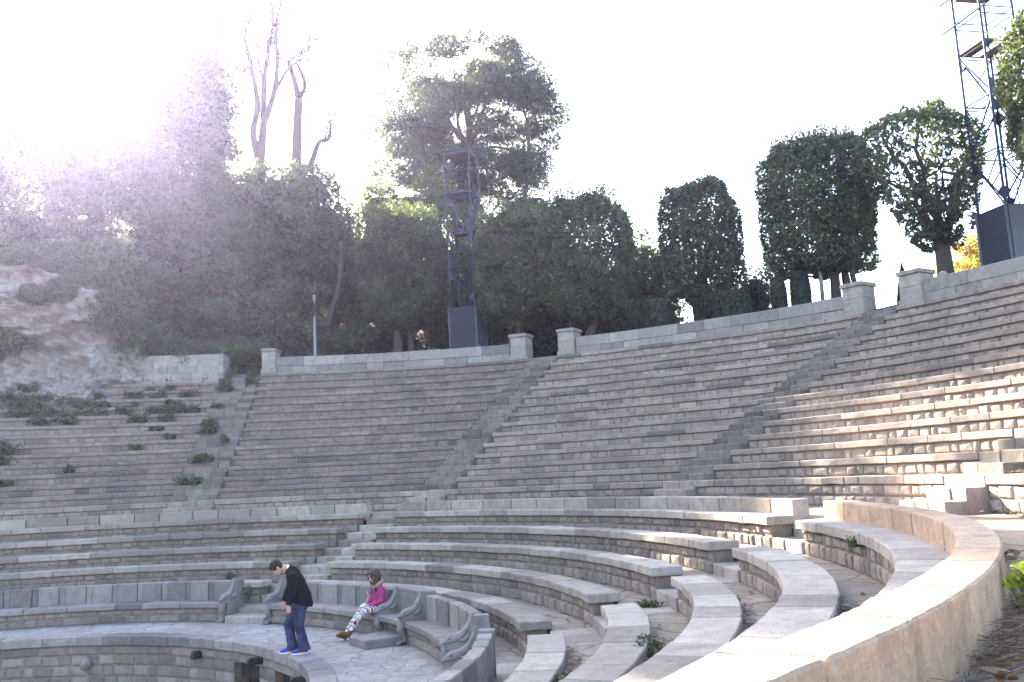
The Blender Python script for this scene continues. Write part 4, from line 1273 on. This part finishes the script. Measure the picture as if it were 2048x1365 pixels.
blue = plain_mat('blue_suede', (.03, .06, .32), rough=.8); orange = plain_mat('orange_stripe', (.80, .10, .03), rough=.6)
white = plain_mat('white_rubber', (.75, .75, .74), rough=.5, namp=.08)
pink = plain_mat('magenta_wool', (.38, .05, .145), rough=.95, spec=.15, nscale=30, namp=.25, bump=.3)
fur = plain_mat('tan_fur', (.32, .23, .16), rough=1, nscale=60, namp=.6, bump=1.0)
boot = plain_mat('brown_suede', (.16, .065, .03), rough=.9, nscale=20, namp=.3)
black = plain_mat('black_plastic', (.012, .012, .013), rough=.35, spec=.6)
chev, nt, b = new_mat('zigzag_print'); g = NT(nt)
sp = g.n('ShaderNodeSeparateXYZ'); g.l(g.n('ShaderNodeTexCoord').outputs['Object'], sp.inputs[0])
along = g.math('SUBTRACT', g.math('MULTIPLY', sp.outputs[0], .75), g.math('MULTIPLY', sp.outputs[2], .66))
zig = g.math('PINGPONG', g.math('ADD', g.math('MULTIPLY', sp.outputs[1], 1.0), g.math('MULTIPLY', sp.outputs[2], .8)), .055)
ph = g.math('FRACT', g.math('MULTIPLY', g.math('ADD', along, zig), 6.2))
cr = g.ramp(ph, [(0, (.02, .02, .05)), (.16, (.72, .66, .60)), (.30, (.75, .25, .17)), (.42, (.02, .02, .05)), (.52, (.62, .60, .55)), (.64, (.30, .62, .62)), (.74, (.35, .03, .08)), (.86, (.72, .66, .60))], 'CONSTANT')
g.l(cr, b.inputs['Base Color']); b.inputs['Roughness'].default_value = .8

# ---- the standing man
mx, my = 7.27, -.80
man = empty('person', (mx, my, -2.948), rz=math.atan2(.42, -.91), label='person in black coat and blue jeans standing on the kerb, bowed and looking down', cat='person')
LEG = {1: ((-.12, .10, .08), (-.05, .11, .48), (-.10, .10, .88)), -1: ((.08, -.10, .08), (.13, -.10, .48), (-.06, -.10, .88))}
mb = MB()
for s_, (an, kn, hp) in LEG.items():
    tube(mb, [(an[0] - .02, an[1], .03), an, ((an[0] + kn[0]) / 2 - .02, an[1], .30), kn, ((kn[0] + hp[0]) / 2, hp[1], .68), hp], [.035, .038, .052, .052, .07, .08], 12)
    tube(mb, [(an[0] - .05, an[1], .035), (an[0] + .05, an[1], .035), (an[0] + .14, an[1], .03)], [.03, .035, .025], 8)
loft(mb, [((-.10, 0, .84), .13, .11, 0), ((-.08, 0, 1.0), .13, .10, 5), ((.0, 0, 1.22), .15, .11, 15), ((.06, 0, 1.38), .17, .10, 25), ((.11, 0, 1.46), .08, .07, 35)])
tube(mb, [(.08, 0, 1.42), (.17, 0, 1.50), (.25, 0, 1.54)], [.06, .055, .055], 12)
f = head(mb, (.315, 0, 1.525), 52)
ARM = {1: ((.05, .19, 1.39), (.05, .235, 1.11), (.11, .215, .88)), -1: ((.05, -.19, 1.39), (.10, -.235, 1.12), (.20, -.19, .90))}
for s_, (sh, el, wr) in ARM.items():
    tube(mb, [(sh[0], sh[1] * .7, sh[2]), sh, el, wr], [.05, .05, .04, .028], 10)
    hand(mb, wr, (.05, 0, -1), (1, -.2 * s_, 0), .35)
remesh(mb.build('body', skin, man), .009, 3)
mb = MB()
def fm(x, y, z): return f(x, y, z)
blob(mb, f(-.012, 0, .028), .112, .088, .112, 14, 10, 52)
rg = np.random.default_rng(8)
for k in range(60):
    a = rg.uniform(0, 2 * math.pi); e = rg.uniform(-.1, 1.2)
    x = -.015 + .1 * math.cos(e) * math.cos(a); y = .082 * math.cos(e) * math.sin(a); z = .045 + .1 * math.sin(e)
    if x > .06 and z < .05: continue
    tube(mb, [f(x * .8, y * .8, z * .9), f(x, y, z), f(x * 1.15 + .01, y * 1.2, z * 1.08)], [.026, .022, .006], 6)
blob(mb, f(-.05, 0, -.03), .06, .075, .07, 10, 8, 52)
blob(mb, f(.07, 0, .085), .05, .06, .035, 10, 8, 52)
remesh(mb.build('hair', hairb, man), .010, 1)
mb = MB()
loft(mb, [((-.125, 0, .84), .215, .195, -14), ((-.12, 0, .93), .21, .19, -8), ((-.10, 0, 1.03), .20, .175, 2), ((-.05, 0, 1.16), .205, .165, 12), ((.0, 0, 1.29), .215, .155, 20), ((.045, 0, 1.39), .205, .135, 28), ((.085, 0, 1.455), .13, .10, 38), ((.125, 0, 1.50), .075, .075, 45)], 20)
for s_, (sh, el, wr) in ARM.items():
    tube(mb, [(sh[0], sh[1] * .6, sh[2]), (sh[0], sh[1], sh[2] - .03), ((sh[0] + el[0]) / 2, (sh[1] + el[1]) / 2, (sh[2] + el[2]) / 2), el, ((el[0] + wr[0]) / 2, (el[1] + wr[1]) / 2, (el[2] + wr[2]) / 2), (wr[0], wr[1], wr[2] - .01)], [.08, .09, .08, .072, .062, .056], 12)
tube(mb, [(.05, -.09, 1.475), (.02, 0, 1.49), (.05, .09, 1.475), (.13, .085, 1.46)], [.028, .03, .03, .02], 8)
coat = rumple(remesh(mb.build('coat', coatm, man), .012, 3))
mb = MB(); tube(mb, [(.11, .075, 1.475), (.12, .03, 1.535), (.13, -.03, 1.535), (.12, -.075, 1.475)], [.018, .03, .03, .018], 8); mb.build('shirt_collar', white, man, smooth=True)
mb = MB()
loft(mb, [((-.10, 0, .95), .17, .14, 0), ((-.11, 0, .86), .19, .155, 0), ((-.10, 0, .79), .185, .14, 0)], 18)
for s_, (an, kn, hp) in LEG.items():
    loft(mb, [((hp[0], hp[1] * .95, .88), .10, .125, 0), (((hp[0] * .6 + kn[0] * .4), hp[1], .72), .095, .115, 0), ((kn[0], kn[1], .50), .08, .09, 0), ((kn[0] * .6 + an[0] * .4 - .015, an[1], .34), .078, .09, 0), ((an[0] - .02, an[1], .16), .082, .10, 0), ((an[0] - .02, an[1], .055), .088, .125, 4)], 16)
rumple(remesh(mb.build('jeans', jean, man), .011, 2), .035)
for s_, (an, kn, hp) in LEG.items():
    mb = MB()
    tube(mb, [(an[0] - .085, an[1], .055), (an[0] - .03, an[1], .06), (an[0] + .05, an[1], .06), (an[0] + .12, an[1], .05), (an[0] + .17, an[1], .04), (an[0] + .20, an[1], .034)], [(.035, .045), (.04, .05), (.042, .048), (.045, .038), (.042, .028), (.02, .016)], 12)
    sh = mb.build('shoe', blue, man, smooth=True)
    mb = MB()
    loft(mb, [((an[0] + .055, an[1], .0), .046, .15, 0), ((an[0] + .055, an[1], .022), .047, .152, 0)], 20); mb.build('sole', white, sh)
    for q in (-1, 1):
        mb = MB(); plate(mb, [(an[0] - .06, an[1] + q * .0425, .03), (an[0] + .09, an[1] + q * .0475, .028), (an[0] + .02, an[1] + q * .046, .075), (an[0] - .02, an[1] + q * .046, .07)], .004); mb.build('stripe', orange, sh)
    mb = MB()
    for q in range(4): tube(mb, [(an[0] + .06 + .022 * q, an[1] - .022, .088 - .008 * q), (an[0] + .065 + .022 * q, an[1] + .022, .088 - .008 * q)], .006, 5)
    mb.build('lace', white, sh)

# ---- the seated woman
wp = pol(9.40, 90.9, ZS)
wom = empty('person', wp, rz=R(180 - .9 - 4), label='person with long brown hair in magenta jacket and zigzag trousers, seated with legs stretched', cat='person')
mb = MB()
LG = {1: ((-.0, .09, .09), (.41, .10, .075), (.70, .04, -.30)), -1: ((-.0, -.09, .09), (.40, -.06, .07), (.74, -.03, -.335))}
for s_, (hp, kn, an) in LG.items():
    tube(mb, [hp, ((hp[0] + kn[0]) / 2, kn[1], .09), kn, ((kn[0] + an[0]) / 2, (kn[1] + an[1]) / 2, (kn[2] + an[2]) / 2), an], [.075, .068, .05, .048, .034], 12)
    tube(mb, [an, (an[0] + .03, an[1], an[2] - .05), (an[0] + .12, an[1], an[2] - .02)], [.034, .035, .025], 8)
loft(mb, [((-.02, 0, .02), .16, .12, 0), ((-.0, 0, .14), .15, .11, 0), ((.02, 0, .30), .12, .09, 8), ((.05, 0, .44), .14, .10, 12), ((.07, 0, .52), .12, .07, 15), ((.08, 0, .57), .05, .05, 20)])
tube(mb, [(.07, 0, .54), (.095, 0, .62), (.115, 0, .66)], [.048, .045, .045], 10)
fw_ = head(mb, (.14, 0, .725), 24)
AR = {1: ((.05, .155, .49), (.09, .215, .25), (.29, .075, .17)), -1: ((.05, -.155, .49), (.09, -.215, .25), (.31, -.05, .17))}
for s_, (sh, el, wr) in AR.items():
    tube(mb, [(sh[0], sh[1] * .6, sh[2]), sh, el, wr], [.04, .042, .036, .024], 10)
    hand(mb, wr, (.9, -.35 * s_, -.05), (0, -.2 * s_, 1), .55)
remesh(mb.build('body', skin, wom), .009, 3)
mb = MB()
blob(mb, fw_(-.022, 0, .03), .105, .09, .105, 14, 10, 24)
for k in range(46):
    a = rg.uniform(1.15, 2 * math.pi - 1.15)
    x = -.02 + .095 * math.cos(a); y = .088 * math.sin(a)
    w1 = rg.normal(0, .012, 3); L = rg.uniform(.20, .34)
    p0 = fw_(x * .9, y * .9, .06); p1 = fw_(x * 1.08, y * 1.08, -.03)
    p2 = (p1[0] + .015 + w1[0], p1[1] * 1.05 + w1[1], p1[2] - L * .5); p3 = (p2[0] + w1[1], p2[1] + w1[2], p1[2] - L)
    tube(mb, smooth_path([p0, p1, p2, p3], 3), [.02, .021, .021, .021, .02, .02, .019, .017, .012, .006], 6)
for s_ in (-1, 1):
    tube(mb, smooth_path([fw_(.06, s_ * .03, .11), fw_(.085, s_ * .07, .03), fw_(.07, s_ * .085, -.08), (.16, s_ * .09, .50), (.15, s_ * .08, .40)], 3), [.02] * 11 + [.014, .008], 6)
remesh(mb.build('hair', hairw, wom), .009, 1)
mb = MB()
loft(mb, [((.02, 0, .03), .185, .16, 0), ((.02, 0, .12), .18, .155, 0), ((.03, 0, .26), .155, .13, 6), ((.055, 0, .40), .165, .135, 10), ((.065, 0, .49), .155, .11, 14), ((.075, 0, .555), .085, .075, 20), ((.085, 0, .59), .055, .055, 20)], 18)
for s_, (sh, el, wr) in AR.items():
    tube(mb, [(sh[0], sh[1] * .5, sh[2]), (sh[0], sh[1], sh[2] - .02), ((sh[0] + el[0]) / 2, (sh[1] + el[1]) / 2 + .01 * s_, (sh[2] + el[2]) / 2), el, ((el[0] + wr[0]) / 2, (el[1] + wr[1]) / 2, (el[2] + wr[2]) / 2), wr], [.065, .068, .062, .06, .05, .042], 12)
jk = rumple(remesh(mb.build('jacket', pink, wom), .011, 3))
mb = MB(); tube(mb, smooth_path([(.17, .04, .50), (.12, .11, .55), (.02, .10, .60), (-.02, 0, .62), (.02, -.10, .60), (.12, -.11, .55), (.17, -.04, .50)], 4), [(.04, .045)] * 25, 10); remesh(mb.build('fur_collar', fur, wom), .012, 1)
mb = MB(); blob(mb, (.205, .03, .42), .012, .03, .03, 10, 8); mb.build('brooch', black, jk, smooth=True)
mb = MB()
loft(mb, [((-.02, 0, .02), .175, .13, 0), ((-.0, 0, .12), .17, .13, 0)], 16)
for s_, (hp, kn, an) in LG.items():
    tube(mb, [hp, (.14, kn[1] * .9, .095), (.28, kn[1], .095), kn, (kn[0] + .10, kn[1] * .8 + an[1] * .2, kn[2] - .10), ((kn[0] + an[0]) / 2 + .02, (kn[1] + an[1]) / 2, (kn[2] + an[2]) / 2), (an[0] - .02, an[1], an[2] + .03)], [.088, .086, .08, .07, .064, .06, .056], 14)
remesh(mb.build('trousers', chev, wom), .010, 3)
for s_, (hp, kn, an) in LG.items():
    d = Vector(an) - Vector(kn); d.normalize()
    A = Vector(an); toe = Vector((.72, 0, .34)).normalized()
    mb = MB()
    tube(mb, [tuple(A - d * .07), tuple(A - d * .01), tuple(A + d * .05)], [.055, .052, .05], 10)
    tube(mb, [tuple(A + d * .045 - toe * .045), tuple(A + d * .045), tuple(A + d * .055 + toe * .08), tuple(A + d * .065 + toe * .15), tuple(A + d * .065 + toe * .18)], [.038, .048, .046, .036, .014], 10)
    bo = remesh(mb.build('boot', boot, wom), .009, 2)
    mb = MB(); tube(mb, [tuple(A + d * .085 - toe * .05), tuple(A + d * .09 + toe * .03), tuple(A + d * .10 + toe * .16)], [(.035, .012), (.034, .008), (.03, .007)], 8); mb.build('boot_sole', black, bo)
mb = MB()
vs_ = []
hx, hz = .385, .175
box(mb, (-.055, -.035, -.018), (.055, .035, .018))
tube(mb, [(.0, 0, .018), (.0, 0, .04)], .022, 10)
cmo = mb.build('compact_camera', white)
hp_ = Matrix.Rotation(R(180 - 4.9), 4, 'Z') @ Vector((hx, .01, hz))
cmo.location = (wp[0] + hp_.x, wp[1] + hp_.y, wp[2] + hp_.z); cmo.rotation_euler = (.3, .4, R(150))
tag(cmo, 'small white gadget held in the hands of the seated woman', 'gadget')
mb = MB(); tube(mb, [(0, 0, 0), (-.10, .02, .05), (-.17, .0, .13), (-.16, -.02, .24)], [(.016, .005)] * 4, 6)
st_o = mb.build('strap', white, cmo)
# ================================================================== weeds, litter, small plants
def tuft(name, p, w, h, label, group, seed, mat='weed', n=500, leaf=(.09, .055), cat='weed'):
    rng = np.random.default_rng(seed)
    root = empty(name, p, label=label, cat=cat, group=group)
    k = max(3, int(w * 9))
    cs = np.stack([rng.uniform(-.5, .5, k) * w, rng.uniform(-.12, .12, k), rng.uniform(.15, .6, k) * h], 1)
    C = []
    for c in cs:
        m = n // k
        q = rng.normal(size=(m, 3)); q /= np.linalg.norm(q, axis=1)[:, None]
        C.append(c + q * (rng.uniform(.1, 1, (m, 1)) ** .6) * np.array([min(w * .3, .28), .16, h * .5]))
    C = np.concatenate(C); C[:, 2] = np.abs(C[:, 2])
    t = math.atan2(p[0], p[1]); c_, s_ = math.cos(t), math.sin(t)
    C = np.stack([C[:, 0] * c_ + C[:, 1] * s_, -C[:, 0] * s_ + C[:, 1] * c_, C[:, 2]], 1)
    leaf_mesh('foliage', C, leaf[0], leaf[1], M[mat], root, seed, cscale=.5)
    mb = MB()
    for c in cs[:6]:
        e = (c[0] * c_ + c[1] * s_, -c[0] * s_ + c[1] * c_, c[2])
        limb(mb, (0, 0, 0), e, .008, .004, rng, 3, .1, sides=4)
    mb.build('stem', M['bark'], root)
# on the seat rows at upper left: row, azimuth, width, height
WD = [(12, 16.5, 1.3, .6), (12, 18.6, .5, .35), (12, 22.3, .8, .35), (12, 27.0, .5, .25), (12, 28.7, .6, .3), (13, 27.0, .6, .32), (13, 28.6, .6, .36), (13, 31.5, .8, .3), (13, 23.6, .4, .4),
      (11, 15.6, 1.6, .5), (11, 18.2, .7, .42), (11, 19.9, .6, .35), (11, 22.6, 1.0, .5), (11, 26.0, .6, .45), (11, 28.2, .7, .4), (11, 31.0, .7, .45),
      (10, 15.4, 1.5, .5), (10, 17.6, 1.1, .5), (10, 21.6, 1.5, .5), (10, 23.4, .6, .3), (10, 26.5, .4, .3), (10, 29.6, .5, .3),
      (9, 17.5, 1.6, .5), (9, 20.5, 1.8, .55), (9, 23.2, .7, .4), (9, 25.6, .6, .45), (9, 29.4, 1.4, .5), (9, 31.4, .8, .5),
      (8, 18.2, .6, .4), (8, 20.6, .8, .45), (8, 27.4, .8, .4), (8, 29.6, .6, .4), (7, 29.3, .5, .25), (5, 15.5, 1.3, .6), (4, 15.3, 1.2, .6), (5, 27.8, .5, .3), (3, 22.6, .4, .4), (2, 16.8, .6, .3), (6, 30.6, .5, .25)]
for i, (rw, a, w_, h_) in enumerate(WD):
    r = RU(rw + 1) - .12
    tuft('weed_clump', pol(r, a, ZU(rw) + zf(r, a)), w_, h_, f'green weeds rooted on the seat row {["", "", "third", "fourth", "fifth", "sixth", "seventh", "eighth", "ninth", "tenth", "eleventh", "twelfth", "thirteenth", "fourteenth"][rw]} from the walkway, left of the weedy stairs', f'weeds on row {rw} of the overgrown seats', 700 + i, n=int(230 * w_ + 90), leaf=(.11, .07))
for i, (rw, a, w_, h_) in enumerate([(13, 34.2, .5, .6), (12, 34.0, .6, .4), (13, 36.3, .5, .5), (12, 36.4, .5, .35), (11, 34.4, .5, .3), (9, 34.4, .5, .3), (7, 34.3, .5, .4), (6, 34.8, .7, .4), (5, 36.6, .5, .3), (3, 35.6, .7, .35), (1, 35.4, .8, .3)]):
    r = RU(rw + 1) - .4
    tuft('weed_clump', pol(r, a, ZU(rw) + .17 + zf(r, a)), w_, h_, 'green weeds sprouting on the wide weedy stairs under the cliff', 'weeds on the weedy stairs', 760 + i, n=int(230 * w_ + 90), leaf=(.11, .07))
for i, (p, w_, h_, lb, mt) in enumerate([
    (pol(11.95, 139.8, LZ[3] - .5), .18, .2, 'tall green weed behind the second near bench of the right stairs', 'weed'),
    (pol(11.95, 141.4, LZ[3] - .5), .3, .24, 'green weed growing at the back edge of the second near bench', 'weed'),
    (pol(10.92, 140.2, LZ[2] - .5), .4, .16, 'low dark weed behind the lowest near bench', 'weed'),
    (pol(12.2, 123.2, LZ[3] - .5), .22, .14, 'small grassy weed on the footway of the right stairs', 'weed'),
    (pol(12.85, 133.5, LZ[4] - .5), .3, .1, 'flat weed along the wall of the fourth near bench', 'weed'),
    (pol(9.66, 62.2, ZP + .45), .3, .40, 'bushy green weed in the corner beside the carved arm and steps', 'weed'),
    (pol(11.35, 53, LZ[2] - .45), .35, .34, 'round green weed against the wall of a lower bench at left', 'weed'),
    (pol(14.35, 136.5, LZ[5] - .18), .2, .16, 'small weed sprouting from the wall of the parapet bench', 'weed')]):
    tuft('weed_clump', p, w_, h_, lb, None, 790 + i, mat=mt, n=200, leaf=(.05, .03))
# the bright spurge beside the parapet
def spurge(p, label, seed, s=1.0, n=9):
    rng = np.random.default_rng(seed)
    root = empty('spurge_plant', p, label=label, cat='plant')
    mb = MB(); C = []; CL = []
    for k in range(n):
        a = rng.uniform(0, 6.28); L = rng.uniform(.2, .34) * s; sp_ = rng.uniform(.05, .16) * s
        e = np.array([math.cos(a) * sp_, math.sin(a) * sp_, L])
        limb(mb, (0, 0, 0), tuple(e), .006, .004, rng, 4, .15, sides=5)
        C.append(e + rng.normal(0, 1, (80, 3)) * np.array([.032, .032, .014]) * s)
        t = rng.uniform(.3, .95, 14)[:, None]
        CL.append(e * t + rng.normal(0, .018, (14, 3)))
    mb.build('stem', M['weed'], root)
    leaf_mesh('flower_head', np.concatenate(C), .028, .02, M['spurge'], root, seed, cscale=.2, tone=.2)
    leaf_mesh('foliage', np.concatenate(CL), .05, .016, M['spurge'], root, seed + 1, cscale=.2, tone=-.3)
spurge(pol(15.25, 159.2, ZW), 'bright yellow green spurge plant growing against the parapet foot', 820, .85, 8)

# fallen leaves, twigs and pine needles on the walkway beside the parapet (uncountable)
def litter(name, pts, sizes, mat, seed, curl=.35, label=None):
    rng = np.random.default_rng(seed)
    vs = []; fs = []; rn = []
    for p, L in zip(pts, sizes):
        a = rng.uniform(0, 6.28); u = np.array([math.cos(a), math.sin(a), rng.normal(0, .2)]); v = np.array([-math.sin(a), math.cos(a), rng.normal(0, .3)])
        W_ = L * rng.uniform(.35, .55); up_ = np.array([0, 0, 1.0])
        k = len(vs); c = rng.uniform(.1, curl) * L
        for t, wd in ((-.5, .03), (-.2, .42), (.15, .45), (.5, .02)):
            for s_ in (-1, 0, 1):
                vs.append(tuple(np.array(p) + u * L * t + v * W_ * wd * s_ * 1.1 + up_ * (c * abs(s_) * wd + c * 1.2 * t * t)))
        for i in range(3):
            for j in range(2): fs.append((k + i * 3 + j, k + i * 3 + j + 1, k + i * 3 + j + 4, k + i * 3 + j + 3))
        rn += [rng.random()] * 6
    return tag(np_mesh(name, np.array(vs), np.array(fs), M[mat], rnd=rn, smooth=True), label, kind='stuff')
rg = np.random.default_rng(31)
pts = []; sz = []
for k in range(420):
    a = rg.uniform(146, 176); d = abs(rg.normal(0, .20)) + .03
    if a > 166 and rg.random() < .75: continue
    pts.append(pol(15.13 + d, a, ZW + .022 + rg.uniform(0, .02))); sz.append(rg.uniform(.04, .13))
for k in range(90):
    a = rg.uniform(150, 178); pts.append(pol(rg.uniform(15.2, 17.2), a, ZW + .022)); sz.append(rg.uniform(.03, .09))
litter('fallen_leaves', pts, sz, 'dry', 32)
mb = MB()
def twig(mb, c, L, rng, th=.003):
    a = rng.uniform(0, 6.28); d = np.array([math.cos(a), math.sin(a), rng.normal(.05, .12)]) * L
    limb(mb, tuple(np.array(c) - d / 2 + np.array([0, 0, abs(d[2]) / 2])), tuple(np.array(c) + d / 2 + np.array([0, 0, abs(d[2]) / 2])), th, th * .5, rng, 4, .25, rng.random(), sides=4)
for k in range(220):
    a = rg.normal(161.5, 2.2); d = abs(rg.normal(0, .12)) + .05
    twig(mb, pol(15.13 + d, a, ZW + .03 + rg.uniform(0, .05)), rg.uniform(.08, .28), rg, .0022)
for k in range(60):
    twig(mb, pol(rg.uniform(15.15, 16.3), rg.uniform(150, 176), ZW + .025), rg.uniform(.05, .2), rg, .002)
tag(mb.build('dry_needles', M['dry']), kind='stuff')
# swept piles of leaves and twigs behind the near benches
pts = []; sz = []; mb = MB()
for (r, a, z, sr, sa, n) in [(13.98, 150.8, LZ[5] - .5, .10, 2.4, 160), (13.0, 140.5, LZ[4] - .5, .06, 3.0, 70), (10.95, 143.5, LZ[2] - .5, .08, 2.0, 120), (10.95, 133, LZ[2] - .5, .08, 2.5, 60), (12.02, 139.5, LZ[3] - .5, .06, 3, 60),
                              (17.25, 129.0, ZW, .10, 1.0, 60), (17.75, 127.0, ZU(0), .12, .6, 40), (14.0, 126.7, LZ[5] - .45, .08, .6, 30)]:
    for k in range(n):
        p = pol(r + rg.normal(0, sr), a + rg.normal(0, sa), z + .02 + abs(rg.normal(0, .025)))
        pts.append(p); sz.append(rg.uniform(.03, .09))
        if k % 3 == 0: twig(mb, p, rg.uniform(.1, .35), rg, .004)
# loose leaves over the flagstones and footways
for k in range(110):
    pts.append(pol(rg.uniform(7.7, 9.0), rg.uniform(40, 128), ZP + .012)); sz.append(rg.uniform(.02, .06))
litter('leaf_litter', pts, sz, 'dry', 33)
tag(mb.build('dead_twigs', M['dry']), kind='stuff')
# moss and short grass between the walkway stones
C = []
for a, r, n, s_ in [(165.5, 15.25, 220, .05), (163.5, 15.35, 160, .05), (158, 15.45, 260, .09), (152, 15.4, 200, .08), (167.5, 15.2, 200, .05), (160, 15.9, 200, .10), (163, 16.1, 160, .09)]:
    q = np.array(pol(r, a, ZW + .03)); C.append(q + rg.normal(0, 1, (n, 3)) * np.array([s_ * 1.4, s_ * 1.4, .008]))
C = np.concatenate(C); C = C[::3]; V, F = quads(C, .035, .006, rg, up=.5)
tag(np_mesh('short_grass', V, F, M['weed'], rnd=rg.uniform(.6, 1, len(F))), kind='stuff')
# a rounded boulder on the rim wall before the tower box
p = pol(27.5, 97.3, 5.44 + zf(27.3, 97.3))
mb = MB(); blob(mb, (0, 0, .07), .15, .13, .12, 12, 8)
o = mb.build('rounded_stone', M['pier'], smooth=True); o.location = p
tag(o, 'small rounded stone lying on the rim wall before the dark tower box', 'stone')
# ================================================================== added volume imitating the lens glare round the sun
hm = bpy.data.materials.new('glare_haze'); hm.use_nodes = True
nt = hm.node_tree; nt.nodes.clear()
out = nt.nodes.new('ShaderNodeOutputMaterial'); pv = nt.nodes.new('ShaderNodeVolumePrincipled')
pv.inputs['Color'].default_value = (.64, .60, 1.0, 1); pv.inputs['Density'].default_value = .00042; pv.inputs['Anisotropy'].default_value = .84  # violet tint imitates the glare
nt.links.new(pv.outputs[0], out.inputs['Volume'])
mb = MB(); box(mb, (-320, -320, -7), (320, 320, 31))
o = mb.build('glare_haze', hm); tag(o, kind='stuff')
# ================================================================== light, sky, camera
EXPO = 3.35
SUN_AZ, SUN_EL = 9.7, 28.1
w = bpy.data.worlds.new('World'); sc.world = w; w.use_nodes = True
nt = w.node_tree
sky = nt.nodes.new('ShaderNodeTexSky'); sky.sky_type = 'NISHITA'; sky.sun_disc = False
sky.sun_elevation = R(SUN_EL); sky.sun_rotation = R(SUN_AZ)
sky.air_density = 1.0; sky.dust_density = 2.0; sky.ozone_density = 1.0
bg = nt.nodes['Background']; bg.inputs['Strength'].default_value = .10
nt.links.new(sky.outputs[0], bg.inputs['Color'])
sl = bpy.data.lights.new('sun', 'SUN'); sl.energy = 5.0; sl.angle = R(.53); sl.color = (1.0, .90, .76)
so = bpy.data.objects.new('sun', sl); COL.objects.link(so)
dirv = Vector((math.sin(R(SUN_AZ)) * math.cos(R(SUN_EL)), math.cos(R(SUN_AZ)) * math.cos(R(SUN_EL)), math.sin(R(SUN_EL))))
so.rotation_euler = dirv.to_track_quat('Z', 'Y').to_euler()
so.location = dirv * 60
cam = bpy.data.cameras.new('camera'); cam.sensor_width = 36; cam.lens = 1820.06 / 2048 * 36
cam.clip_start = .05; cam.clip_end = 2000
co = bpy.data.objects.new('camera', cam); COL.objects.link(co)
fw = Vector((0.61536122, 0.77448358, 0.1466484)); rt = Vector((0.78644407, -0.61580613, -0.04783852)); up = rt.cross(fw)
mw = Matrix((( rt.x, up.x, -fw.x, 0.0), (rt.y, up.y, -fw.y, -16.5857), (rt.z, up.z, -fw.z, 0.0), (0, 0, 0, 1)))
co.matrix_world = mw
sc.camera = co
sc.view_settings.view_transform = 'Standard'; sc.view_settings.look = 'None'
sc.view_settings.exposure = EXPO; sc.view_settings.gamma = 1
sc.view_settings.use_curve_mapping = False
